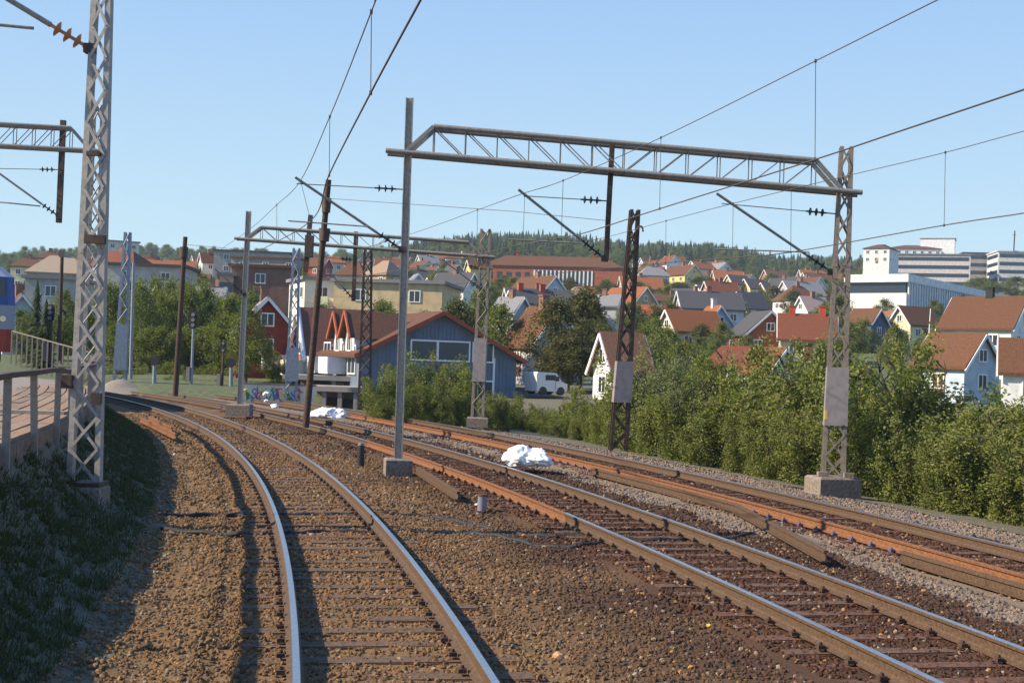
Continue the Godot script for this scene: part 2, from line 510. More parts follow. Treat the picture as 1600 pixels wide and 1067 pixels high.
# ---------------------------------------------------------------- wooden platform and railing on the left
func platform():
	var dk := thing("wooden_deck", "weathered wooden plank deck at the top of the bank", "deck")
	var s := 6.0
	while s < 46.0:
		for j in 9:
			var len := rng.randf_range(3.4, 4.0)
			var t := -4.42 - 0.27 * j
			var a := tpt(0, s, t, 1.2 + rng.randf_range(-0.012, 0.012))
			var b := tpt(0, s + 3.985, t, 1.2 + rng.randf_range(-0.012, 0.012))
			bar("plank", dk, a, b, 0.235, 0.06, M.plank[rng.randi() % 3], Vector3.UP)
		s += 4.0
	s = 6.0
	while s < 46.0:
		bar("edge_beam", dk, tpt(0, s, -4.27, 1.02), tpt(0, s + 3.97, -4.27, 1.02), 0.07, 0.3, M.plank[1], Vector3.UP)
		s += 4.0
	bar("cross_board", dk, tpt(0, 25.0, -4.35, 1.26), tpt(0, 25.6, -6.8, 1.26), 0.3, 0.06, M.trim if false else M.grey_wood, Vector3.UP)
	# railing
	var rl := thing("deck_railing", "grey post railing with sagging dark handrail along wooden deck", "railing")
	var tops := []
	var ss := 7.2
	while ss < 48.0:
		var b := tpt(0, ss, -4.2, 0.55)
		var tp := tpt(0, ss + rng.randf_range(-0.05, 0.05), -4.24 + rng.randf_range(-0.04, 0.04), 2.06 + rng.randf_range(-0.03, 0.03))
		bar("post", rl, b, tp, 0.09, 0.07, M.grey_wood, tdir(0, ss))
		tops.append(tp)
		ss += 2.45
	for i in tops.size() - 1:
		var mid: Vector3 = (tops[i] + tops[i + 1]) * 0.5 + Vector3(0, rng.randf_range(-0.05, 0.02), 0)
		bar("handrail", rl, tops[i] + Vector3(0, 0.02, 0), mid + Vector3(0, 0.02, 0), 0.1, 0.07, M.dark_steel, Vector3.UP)
		bar("handrail", rl, mid + Vector3(0, 0.02, 0), tops[i + 1] + Vector3(0, 0.02, 0), 0.1, 0.07, M.dark_steel, Vector3.UP)
	# distant pale fence on the yard
	var fe := thing("yard_fence", "grey metal bar fence in the yard beside the train", "fence")
	var pr := Vector3.ZERO
	for i in 16:
		var q := P(18 + i * 8.0, 517 + i * 2.2, 52.0 - i * 0.3)
		var foot := q - Vector3(0, 1.15, 0)
		bar("fence_post", fe, foot - Vector3(0, 0.2, 0), q, 0.05, 0.05, M.brown_steel)
		if i > 0: bar("fence_rail", fe, pr, q, 0.04, 0.04, M.brown_steel, Vector3.UP)
		pr = q
	# grass on the bank
	var gm := MB.new()
	for i in 7:
		var a := TAU * i / 7
		gm.col = Color(0.055, 0.068, 0.03).lerp(Color(0.14, 0.12, 0.07), rng.randf())
		var o := Vector3(cos(a), 0, sin(a))
		var sd := Vector3(-sin(a), 0, cos(a)) * 0.008
		var hh := rng.randf_range(0.05, 0.13)
		gm.tri(o * 0.02 - sd, o * 0.02 + sd, o * rng.randf_range(0.04, 0.12) + Vector3(0, hh, 0))
	var mm := MultiMesh.new()
	mm.transform_format = MultiMesh.TRANSFORM_3D
	mm.mesh = gm.mesh(M.leaf)
	var tf := []
	for i in 26000:
		var st := 5.0 + 55.0 * pow(rng.randf(), 1.6)
		var t := rng.randf_range(-4.2, -2.1) + noise.get_noise_1d(st * 30.0) * 0.25
		if t > -2.65 and rng.randf() < 0.6 + (t + 2.65): continue
		var p := tpt(0, st, t, 0)
		p.y = near_h(p.x, -p.z) - 0.01
		tf.append(Transform3D(Basis(Vector3.UP, rng.randf() * TAU) * Basis.from_scale(Vector3.ONE * rng.randf_range(0.4, 1.2) * (1.8 if t < -3.0 and rng.randf() < 0.08 else (0.6 if t > -2.7 else 1.0))), p))
	for q in [[390, 880], [388, 930], [375, 1040], [610, 945], [335, 740], [352, 735], [365, 770], [398, 905], [392, 860], [372, 1055], [1060, 1020], [880, 915], [960, 985], [1150, 1040]]:   # tufts between the stones
		for i in 14:
			var w := G(q[0] + rng.randf_range(-9, 9), q[1] + rng.randf_range(-14, 14), -0.2)
			tf.append(Transform3D(Basis(Vector3.UP, rng.randf() * TAU) * Basis.from_scale(Vector3.ONE * rng.randf_range(0.25, 0.55)), Vector3(w.x, near_h(w.x, -w.z), w.z)))
	mm.instance_count = tf.size()
	for i in tf.size(): mm.set_instance_transform(i, tf[i])
	var mi := MultiMeshInstance3D.new()
	mi.name = "bank_grass"
	mi.multimesh = mm
	mi.set_meta("kind", "stuff")
	tag(mi, "rough grass growing on the shaded bank", "grass")
	add_child(mi)

# ---------------------------------------------------------------- masts, gantries and wires
func lattice_mast(label: String, base: Vector3, top: Vector3, wb: float, wt: float, dp: float, yaw: float, bays: int, m: Material, each := true, plate := []) -> Node3D:
	var o := thing("lattice_mast", label, "mast", base, 0.0, "catenary masts")
	var up := top - base
	var x := Vector3(cos(yaw), 0, -sin(yaw))
	var z := Vector3(sin(yaw), 0, cos(yaw))
	var leg := 0.2 * wb
	for sx in [-1, 1]:
		if each and dp < 0.2:
			bar("leg", o, x * sx * wb / 2, up + x * sx * wt / 2, leg, dp, m, z)
			continue
		for sz in [-1, 1]:
			var a: Vector3 = x * sx * wb / 2 + z * sz * dp / 2
			var b: Vector3 = up + x * sx * wt / 2 + z * sz * dp * 0.42
			bar("leg", o, a, b, leg, leg * 0.5, m, z)
	for f in [-1, 1]:
		var mb := MB.new()
		for i in bays:
			var e: int = f if i % 2 == 0 else -f
			var h0 := float(i) / bays
			var h1 := float(i + 1) / bays
			var w0 := lerpf(wb, wt, h0) / 2
			var w1 := lerpf(wb, wt, h1) / 2
			var zz: Vector3 = z * f * (dp / 2 + leg * 0.3)
			var a: Vector3 = up * h0 + x * e * w0 + zz
			var b: Vector3 = up * h1 - x * e * w1 + zz * lerpf(1, 0.84, h1)
			if each:
				if f == 1 or dp >= 0.2: bar("brace", o, a, b, leg * 0.5, leg * 0.12, m, z)
				if f == 1: bar("brace", o, up * h0 - x * e * w0 + zz * 0.85, up * h1 + x * e * w1 + zz * 0.85 * lerpf(1, 0.84, h1), leg * 0.5, leg * 0.12, m, z)
			else: mb.tube(a, b, leg * 0.26, leg * 0.26, 4, false)
		if not each: part("bracing", mb.mesh(m), o)
	for e in [-1, 1]:      # the narrow sides: rungs
		var mb := MB.new()
		for i in bays + 1:
			var h := clampf(float(i) / bays, 0.01, 0.99)
			var w := lerpf(wb, wt, h) / 2
			mb.tube(up * h + x * e * w - z * dp * 0.46, up * h + x * e * w + z * dp * 0.46, leg * 0.24, leg * 0.24, 4, false)
		part("side_rungs", mb.mesh(m), o)
	if plate.size() == 2:   # sheet around the lower part against climbing
		var mb := MB.new()
		var h0: float = plate[0]
		var h1: float = plate[1]
		var q := []
		for h in [h0, h1]:
			var w := lerpf(wb, wt, h) / 2 + leg * 0.6
			var dd := dp / 2 + leg * 0.6
			for c in [[-1, 1], [1, 1], [1, -1], [-1, -1]]: q.append(up * h + x * c[0] * w + z * c[1] * dd)
		for i in 4: mb.quad(q[i], q[(i + 1) % 4], q[4 + (i + 1) % 4], q[4 + i])
		mb.quad(q[4], q[5], q[6], q[7])
		part("climbing_guard", mb.mesh(M.plate if m != M.pale_steel else M.pale_steel), o)
	return o
func pole_mast(called: String, label: String, base: Vector3, top: Vector3, r0: float, r1: float, m: Material, square := false) -> Node3D:
	var o := thing(called, label, "mast", base, 0.0, "catenary masts")
	var up := top - base
	if square:
		var mb := MB.new()    # H-beam
		var mid := Vector3(0, 0, 0)
		for sx in [-1, 1]:
			bar("flange", o, Vector3(sx * r0, 0, 0), up + Vector3(sx * r0 * 0.9, 0, 0), r0 * 0.22, r0 * 1.8, m)
		bar("web", o, mid, up, r0 * 1.8, r0 * 0.25, m)
	else:
		var mb := MB.new()
		mb.tube(Vector3.ZERO, up, r0, r1, 12)
		part("shaft", mb.mesh(m), o)
	return o
func insulator_mesh(a: Vector3, b: Vector3, r: float, n := 3) -> MB:
	var mb := MB.new()
	mb.tube(a, b, r * 0.22, r * 0.22, 8)
	for i in n:
		var f := lerpf(0.2, 0.8, float(i) / maxf(1, n - 1))
		var c := a.lerp(b, f)
		var d := (b - a).normalized()
		mb.tube(c - d * r * 0.3, c, r * 0.35, r, 12); mb.tube(c, c + d * r * 0.12, r, r * 0.8, 12)
	return mb
func cantilever(mast: Node3D, root: Vector3, tip: Vector3, tie_root: Vector3, tie_tip: Vector3, r: float, ins: Material, isz: float):
	# world points; the arm is a part of the mast, its insulators are sub-parts
	var o := mast.global_position
	var i0 := root.lerp(tip, 0.05)
	var i1 := root.lerp(tip, 0.05 + 0.55 / root.distance_to(tip))
	var mb := MB.new()
	mb.tube(i1 - o, tip - o, r, r, 10)
	mb.tube(root - o, i0 - o, r * 1.1, r * 1.1, 8)
	var arm := part("bracket_arm", mb.mesh(M.gantry), mast)
	part("insulator", insulator_mesh(i0 - o, i1 - o, isz).mesh(ins), arm)
	if tie_root != Vector3.ZERO:
		var t0 := tie_root.lerp(tie_tip, 0.08)
		var t1 := tie_root.lerp(tie_tip, 0.08 + 0.5 / tie_root.distance_to(tie_tip))
		var tb := MB.new()
		tb.tube(t1 - o, tie_tip - o, r * 0.35, r * 0.35, 6)
		tb.tube(tie_root - o, t0 - o, r * 0.5, r * 0.5, 6)
		var tie := part("tie_rod", tb.mesh(M.wire), mast)
		part("insulator", insulator_mesh(t0 - o, t1 - o, isz * 0.95).mesh(M.black if ins == M.black else ins), tie)
	var col := MB.new()
	col.box(root - o, Vector3(0.16, 0.14, 0.16))
	part("clamp", col.mesh(M.dark_steel), mast)
func gantry(label: String, a: Vector3, b: Vector3, hgt: float, bays: int, r: float, slope_a := true, slope_b := true) -> Node3D:
	# a, b: ends of the lower chord
	var o := thing("gantry_beam", label, "gantry", a, 0.0, "catenary gantries")
	var d := b - a
	var z := d.cross(Vector3.UP).normalized() * 0.22
	var up := Vector3(0, hgt, 0)
	var inset := 0.65 / d.length()
	var over := d.normalized() * 0.45
	for f in [-1, 1]:
		var zz: Vector3 = z * f
		var mb := MB.new()
		mb.tube(zz - over, d + zz + over, r, r, 10)
		part("lower_chord", mb.mesh(M.gantry), o)
		mb = MB.new()
		mb.tube(d * inset + up + zz, d * (1 - inset) + up + zz, r, r, 10)
		part("upper_chord", mb.mesh(M.gantry), o)
		if slope_a: bar("end_strut", o, zz, d * inset + up + zz, r * 1.4, r * 1.4, M.gantry)
		if slope_b: bar("end_strut", o, d + zz, d * (1 - inset) + up + zz, r * 1.4, r * 1.4, M.gantry)
		for i in bays + 1:
			var q := lerpf(inset, 1 - inset, float(i) / bays)
			bar("strut", o, d * q + zz, d * q + up + zz, r * 0.4, r * 0.3, M.gantry)
			if i < bays:
				var q2 := lerpf(inset, 1 - inset, float(i + 1) / bays)
				var left := i < bays / 2.0
				bar("diagonal", o, d * (q2 if left else q) + zz, d * (q if left else q2) + up + zz, r * 0.4, r * 0.3, M.gantry)
	var k := 0
	var cross := MB.new()
	for i in bays + 1:
		var q := lerpf(inset, 1 - inset, float(i) / bays)
		for yy in [Vector3.ZERO, up]: cross.tube(d * q - z + yy, d * q + z + yy, r * 0.35, r * 0.35, 6)
	part("cross_ties", cross.mesh(M.gantry), o)
	return o
func plinth(label: String, at: Vector3, s: Vector3, yaw := 0.0):
	var o := thing("concrete_plinth", label, "plinth", at, yaw)
	var mb := MB.new()
	var h := s * 0.5
	var c := minf(s.x, s.z) * 0.06
	var lo := [Vector3(-h.x, -s.y, h.z), Vector3(h.x, -s.y, h.z), Vector3(h.x, -s.y, -h.z), Vector3(-h.x, -s.y, -h.z)]
	for i in 4:
		var j := (i + 1) % 4
		var a: Vector3 = lo[i]
		var b: Vector3 = lo[j]
		var a1 := a + Vector3(0, s.y - c, 0)
		var b1 := b + Vector3(0, s.y - c, 0)
		var a2 := Vector3(a.x - signf(a.x) * c, 0, a.z - signf(a.z) * c)
		var b2 := Vector3(b.x - signf(b.x) * c, 0, b.z - signf(b.z) * c)
		mb.quad(a, b, b1, a1); mb.quad(a1, b1, b2, a2)
	mb.quad(Vector3(-h.x + c, 0, h.z - c), Vector3(h.x - c, 0, h.z - c), Vector3(h.x - c, 0, -h.z + c), Vector3(-h.x + c, 0, -h.z + c))
	part("block", mb.mesh(M.concrete), o)
	return o
func smooth(pts: Array, n := 8) -> Array:
	var r := []
	for i in pts.size() - 1:
		var p0: Vector3 = pts[maxi(i - 1, 0)]
		var p1: Vector3 = pts[i]
		var p2: Vector3 = pts[i + 1]
		var p3: Vector3 = pts[mini(i + 2, pts.size() - 1)]
		for k in n: r.append(p1.cubic_interpolate(p2, p0, p3, float(k) / n))
	r.append(pts[-1])
	return r
func wire(called: String, label: String, pts: Array, r := 0.012) -> MeshInstance3D:
	var mb := MB.new()
	if called != "stay_wire": mb.path([pts[0] + (pts[0] - pts[1]).normalized() * 30.0, pts[0]], r, 5)   # on towards the next mast
	mb.path(pts, 0.0085 if called == "messenger_wire" else r, 5)
	var o := part(called, mb.mesh(M.wire), self)
	tag(o, label, "wire", "overhead wires")
	return o
func dropper(parent: Node, a: Vector3, b: Vector3):
	var mb := MB.new()
	mb.tube(a, b, 0.006, 0.006, 5)
	mb.box(a, Vector3(0.03, 0.05, 0.03)); mb.box(b, Vector3(0.03, 0.05, 0.03))
	part("dropper", mb.mesh(M.wire), parent)
func catenary():
	# the tall lattice mast on the bank
	var d := 19.3
	var base := P(131, 752, d)
	var top := P(163, -110, d)
	var m := lattice_mast("tall grey lattice mast standing on the dark bank beside deck", base, top, 0.43, 0.19, 0.13, -0.06, 17, M.steel)
	for q in [[148, 374, 0.3, 0.13], [104, 596, 0.16, 0.2], [150, 622, 0.14, 0.16], [146, 240, 0.2, 0.06]]: slab("bracket_plate", m, P(q[0], q[1], d - 0.1) - base, Vector3(q[2], q[3], 0.1), M.dark_steel)
	plinth("concrete footing under the tall lattice mast on the bank", base - Vector3(0, 0.06, 0), Vector3(0.62, 0.75, 0.55))
	slab("base_plate", m, Vector3(0, -0.03, 0), Vector3(0.6, 0.06, 0.5), M.dark_steel)
	cantilever(m, P(140, 76, d), P(-60, -45, d - 0.4), Vector3.ZERO, Vector3.ZERO, 0.042, M.amber, 0.125)
	var mb := MB.new()
	mb.tube(P(52, 44, d - 0.15) - base, P(-60, 33, d - 0.4) - base, 0.025, 0.025, 8)
	part("stay_tube", mb.mesh(M.gantry), m)
	# gantry over the left yard
	var gd := 43.0
	var lm := lattice_mast("thin lattice mast carrying the yard gantry behind tall mast", P(139, 600, gd), P(153, 165, gd), 0.5, 0.3, 0.4, 0.1, 14, M.steel, false)
	var g0 := gantry("steel truss gantry over the yard where the train stands", P(-190, 218, gd - 1), P(141, 236, gd), 0.72, 9, 0.06, false, true)
	var o := g0.global_position
	bar("hanging_post", g0, P(98, 188, gd + 0.1) - o, P(91, 348, gd + 0.1) - o, 0.17, 0.14, M.dark_steel)
	cantilever(g0, P(91, 338, gd), P(-20, 258, gd - 0.3), P(94, 265, gd), P(-20, 263, gd - 0.3), 0.035, M.black, 0.1)
	var reg := MB.new()
	reg.tube(P(62, 322, gd) - o, P(-20, 314, gd) - o, 0.025, 0.025, 6)
	part("steady_arm", reg.mesh(M.gantry), g0)
	# main gantry over the middle and right tracks
	d = 30.0
	var a0 := P(622, 716, d)
	var ml := pole_mast("beam_mast", "tall grey beam mast on concrete block between curving and middle track", a0, P(640, 153, d), 0.085, 0.08, M.steel, true)
	plinth("concrete block under the tall grey beam mast", a0, Vector3(0.62, 0.5, 0.6), 0.2)
	var a1 := P(1302, 748, d)
	var mr := lattice_mast("brown lattice mast with grey guard plate on block beside bushes", a1, P(1323, 230, d), 0.46, 0.22, 0.26, -0.15, 15, M.brown_steel, true, [0.16, 0.335])
	plinth("large concrete block under lattice mast beside the bushes", a1 + Vector3(0, 0.06, 0), Vector3(1.05, 0.9, 0.8), 0.25)
	for q in [-0.3, 0.3]:
		slab("foot_block", mr, Vector3(q, 0.1, 0.2), Vector3(0.22, 0.14, 0.2), M.concrete)
	slab("warning_sticker", mr, P(1291, 648, d - 0.3) - a1, Vector3(0.05, 0.2, 0.02), plain(lin(0.75, 0.5, 0.05)))
	var g1 := gantry("long steel truss gantry spanning middle and right tracks", P(634, 240, d), P(1314, 300, d), 0.66, 12, 0.062)
	o = g1.global_position
	bar("hanging_post", g1, P(957, 222, d + 0.05) - o, P(947, 406, d + 0.05) - o, 0.12, 0.12, M.dark_steel)
	cantilever(ml, P(628, 390, d), P(461, 277, d - 0.4), P(632, 296, d), P(463, 287, d - 0.4), 0.032, M.black, 0.1)
	cantilever(g1, P(945, 404, d), P(810, 296, d - 0.4), P(950, 314, d), P(818, 306, d - 0.4), 0.032, M.black, 0.1)
	cantilever(mr, P(1300, 425, d), P(1120, 302, d - 0.4), P(1306, 334, d), P(1128, 318, d - 0.4), 0.032, M.black, 0.1)
	for q in [[ml, 450, 345, 575, 354], [g1, 795, 374, 905, 380], [mr, 1118, 389, 1265, 394]]:
		var sb := MB.new()
		var n: Node3D = q[0]
		sb.tube(P(q[1], q[2], d - 0.3) - n.global_position, P(q[3], q[4], d - 0.2) - n.global_position, 0.018, 0.018, 6)
		part("steady_arm", sb.mesh(M.gantry), n)
	# second gantry further along
	var e := 54.0
	var b0 := P(374, 632, e)
	var m2 := pole_mast("beam_mast", "brown beam mast on stone block at far end of second gantry", b0, P(388, 330, e), 0.1, 0.09, M.steel, true)
	plinth("small stone block under the brown beam mast", b0 + Vector3(0, 0.02, 0), Vector3(1.0, 0.5, 0.8))
	var m3 := lattice_mast("lattice mast with grey guard plate beside the blue house bushes", P(746, 652, e), P(759, 358, e), 0.46, 0.34, 0.3, -0.1, 14, M.brown_steel, false, [0.19, 0.42])
	plinth("low stone block under lattice mast beside blue house", P(746, 652, e), Vector3(0.9, 0.4, 0.7))
	var g2 := gantry("distant steel truss gantry in front of the town hill", P(384, 374, e), P(756, 401, e), 0.55, 13, 0.06)
	o = g2.global_position
	bar("hanging_post", g2, P(556, 362, e) - o, P(552, 470, e) - o, 0.16, 0.14, M.dark_steel)
	bar("hanging_post", g2, P(485, 336, e) - o, P(477, 425, e) - o, 0.18, 0.18, M.dark_steel)
	bar("tension_weight", g2, P(483.5, 368, e - 0.15) - o, P(482, 402, e - 0.15) - o, 0.34, 0.3, M.dark_steel)
	cantilever(g2, P(552, 468, e), P(500, 408, e - 0.4), P(554, 406, e), P(505, 402, e), 0.03, M.black, 0.11)
	cantilever(m3, P(752, 452, e), P(690, 405, e - 0.4), P(756, 420, e), P(695, 408, e), 0.03, M.black, 0.11)
	cantilever(m2, P(381, 460, e), P(335, 420, e - 0.4), Vector3.ZERO, Vector3.ZERO, 0.03, M.black, 0.11)
	# single masts
	var pd := 44.0
	var p1 := pole_mast("leaning_pole", "dark rusty pole leaning beside the white sacks", P(477, 668, pd), P(513, 281, pd), 0.12, 0.1, M.wood_pole)
	o = p1.global_position
	for q in [[510, 310, 0.34, 22], [507, 357, 0.4, 20]]:
		var wb := MB.new()
		wb.tube(P(q[0], q[1], pd - 0.1) - o, P(q[0] - 1, q[1] + q[3], pd - 0.1) - o, q[2] * 0.5, q[2] * 0.42, 10)
		part("pole_band", wb.mesh(M.dark_steel), p1)
	var l4 := lattice_mast("dark riveted lattice mast with plate standing among the bushes", P(966, 704, 40.0), P(992, 328, 40.0), 0.5, 0.22, 0.26, 0.1, 13, M.dark_steel, true, [0.2, 0.37])
	o = l4.global_position
	var ring := MB.new()
	for k in 10: ring.tube(P(981 + 12 * (1 - cos(TAU * k / 20)), 362 + 9 * sin(TAU * k / 10), 39.7) - o, P(981 + 12 * (1 - cos(TAU * (k + 1) / 20)), 362 + 9 * sin(TAU * (k + 1) / 10), 39.7) - o, 0.03, 0.03, 6)
	part("head_ring", ring.mesh(M.dark_steel), l4)
	lattice_mast("dark thin lattice mast in front of the balcony house", P(569, 637, 66.0), P(575, 388, 66.0), 0.6, 0.34, 0.4, 0.1, 13, M.dark_steel, false)
	lattice_mast("pale blue lattice mast in front of red house", P(454, 627, 72.0), P(463, 388, 72.0), 0.6, 0.3, 0.4, 0.1, 12, M.pale_steel, false, [0.13, 0.35])
	lattice_mast("pale blue lattice mast with plate before the birch trees", P(186, 602, 84.0), P(199, 363, 84.0), 0.72, 0.3, 0.4, 0.1, 12, M.pale_steel, false, [0.1, 0.4])
	pole_mast("thin_mast", "thin blue grey mast before the birch trees", P(203, 598, 88.0), P(208, 410, 88.0), 0.13, 0.1, M.pale_steel)
	var p2 := pole_mast("wooden_pole", "dark straight wooden pole between tracks near the signals", P(273, 619, 74.0), P(289, 370, 74.0), 0.17, 0.13, M.wood_pole)
	o = p2.global_position
	var bd := MB.new()
	bd.tube(P(287, 386, 73.9) - o, P(286, 402, 73.9) - o, 0.26, 0.22, 8)
	part("pole_band", bd.mesh(M.dark_steel), p2)
	pole_mast("thin_mast", "dark thin mast standing in the yard beside the signal", P(91, 563, 60.0), P(96, 402, 60.0), 0.1, 0.08, M.dark_steel)
	# wires -------------------------------------------------------------
	var c1 := [P(700, -80, 9.6), P(657, 0, 10.9), P(579, 145, 14.7), P(513, 275, 21.5), P(485, 345, 29.6), P(412, 388, 42), P(345, 424, 54)]
	wire("contact_wire", "contact wire above the curving track beside the bank", smooth(c1))
	var w1 := wire("messenger_wire", "messenger wire hung on beam mast arm above the curving track", smooth([P(615, -78, 9.6), P(586, 0, 14.0), P(580, 18, 14.7), P(515, 182, 21.5), P(468, 284, 29.6), P(432, 320, 37), P(390, 358, 46), P(338, 394, 54)]))
	dropper(w1, P(580, 18, 14.7), P(579, 145, 14.7)); dropper(w1, P(515, 182, 21.5), P(514, 274, 21.5)); dropper(w1, P(470, 286, 29.5), P(485, 344, 29.5)); dropper(w1, P(432, 320, 37), P(432, 377, 37.5))
	var c2 := [P(1760, 85, 12.0), P(1600, 140, 13.6), P(1400, 207, 16.4), P(1268, 251, 19), P(1028, 327, 25), P(897, 368, 29.4), P(800, 385, 33), P(700, 408, 40), P(520, 440, 56)]
	wire("contact_wire", "contact wire above the middle track under the gantry", smooth(c2))
	var w2 := wire("messenger_wire", "messenger wire above the middle track with long droppers", smooth([P(1620, -75, 13.4), P(1465, 0, 15.2), P(1275, 95, 19), P(1033, 215, 25), P(880, 282, 29), P(815, 303, 29.8), P(746, 328, 36), P(640, 366, 46), P(500, 408, 54)]))
	dropper(w2, P(1275, 95, 19), P(1274, 249, 19)); dropper(w2, P(1033, 215, 25), P(1031, 326, 25)); dropper(w2, P(880, 282, 29), P(877, 374, 29.8)); dropper(w2, P(820, 306, 29.8), P(817, 376, 29.8)); dropper(w2, P(746, 328, 36), P(745, 398, 36.8))
	var c3 := [P(1780, 303, 21.0), P(1600, 333, 23.2), P(1475, 352, 25.4), P(1235, 394, 30), P(1150, 402, 33), P(1000, 414, 40), P(860, 428, 47), P(690, 446, 55)]
	wire("contact_wire", "contact wire above the right track beside the bushes", smooth(c3))
	var w3 := wire("messenger_wire", "messenger wire above the right track beside the bushes", smooth([P(1780, 158, 21.0), P(1600, 205, 23.2), P(1478, 238, 25.4), P(1335, 272, 28), P(1145, 318, 29.8), P(1041, 345, 36), P(900, 380, 45), P(692, 408, 54)]))
	dropper(w3, P(1478, 238, 25.4), P(1476, 352, 25.4)); dropper(w3, P(1237, 296, 29.3), P(1236, 394, 29.9)); dropper(w3, P(1146, 318, 29.8), P(1145, 389, 29.8)); dropper(w3, P(1041, 345, 36), P(1040, 411, 37.5))
	wire("stay_wire", "thin stay wire from leaning pole across to the gantry post", [P(513, 310, 44), P(800, 330, 38), P(952, 345, 34)], 0.009)
	wire("stay_wire", "faint wire from the dark wooden pole to the brown beam mast", [P(289, 382, 74), P(386, 391, 60)], 0.014)

# ---------------------------------------------------------------- small things beside the track
func sack_mesh(sd: int) -> ArrayMesh:
	var nz := FastNoiseLite.new()
	nz.seed = sd; nz.frequency = 1.3; nz.fractal_octaves = 2; nz.noise_type = FastNoiseLite.TYPE_SIMPLEX
	var f := func(u: float, v: float):
		var q := Vector3(cos(u) * sin(v), cos(v), sin(u) * sin(v))
		var r := 1.0 + nz.get_noise_3dv(q * 0.5) * 0.45 - absf(nz.get_noise_3dv(q * 1.6)) * 0.3 + nz.get_noise_3dv(q * 4.0) * 0.02
		q *= r
		if q.y < -0.45: q.y = -0.45
		return q
	return grid_mesh(span(0, TAU, 52), span(0.02, PI - 0.02, 34), f, M.sack)
func sacks(pos: Array, label: String, group: String):
	for q in pos:
		var at := P(q[0], q[1], q[2])
		var o := part("plastic_sack", sack_mesh(int(q[0])), self, Transform3D(Basis(Vector3.UP, q[0]) * Basis.from_scale(Vector3(q[3] * 1.15, q[4] * 0.8, q[3] * 0.9)), at + Vector3(0, q[4] * 0.34, 0)))
		tag(o, label, "sack", group)
func loose_rail(label: String, a: Vector3, b: Vector3, m: Material):
	var mb := MB.new()
	var d := b - a
	var x := d.cross(Vector3.UP).normalized()
	var u := Vector3.UP
	for q in [[0.0, 0.01, 0.13, 0.02], [0.0, 0.075, 0.02, 0.11], [0.0, 0.145, 0.07, 0.04]]:
		var w: Vector3 = x * q[2] * 0.5
		var h: Vector3 = u * q[3] * 0.5
		var c: Vector3 = u * q[1]
		mb.prism([a + c - w - h, a + c + w - h, a + c + w + h, a + c - w + h], d)
	tag(part("loose_rail", mb.mesh(m), self), label, "rail")
func signal_post(label: String, base: Vector3, top: Vector3, m: Material, w: float, h: float, lamps: int):
	var o := thing("railway_signal", label, "signal", base)
	var up := top - base
	var mb := MB.new()
	mb.tube(Vector3.ZERO, up, 0.09, 0.08, 10)
	part("post", mb.mesh(m), o)
	mb = MB.new()
	var pl := []
	for k in 16: pl.append(up + Vector3(cos(TAU * k / 16) * w / 2, (h / 2 - w / 2) * signf(sin(TAU * (k + 0.01) / 16)) + sin(TAU * k / 16) * w / 2, 0.06))
	mb.prism(pl, Vector3(0, 0, 0.06))
	var hd := part("signal_head", mb.mesh(M.black), o)
	for k in lamps:
		mb = MB.new()
		var c := up + Vector3(0, lerpf(h * 0.3, -h * 0.3, float(k) / maxf(1, lamps - 1)), 0.12)
		mb.tube(c, c + Vector3(0, 0, 0.12), w * 0.2, w * 0.22, 10)
		part("lens_hood", mb.mesh(M.plate), hd)
	var q := MB.new()
	q.box(up * 0.2 + Vector3(-0.22, 0, 0.05), Vector3(0.22, 0.9, 0.2))
	part("relay_box", q.mesh(M.plate), o)
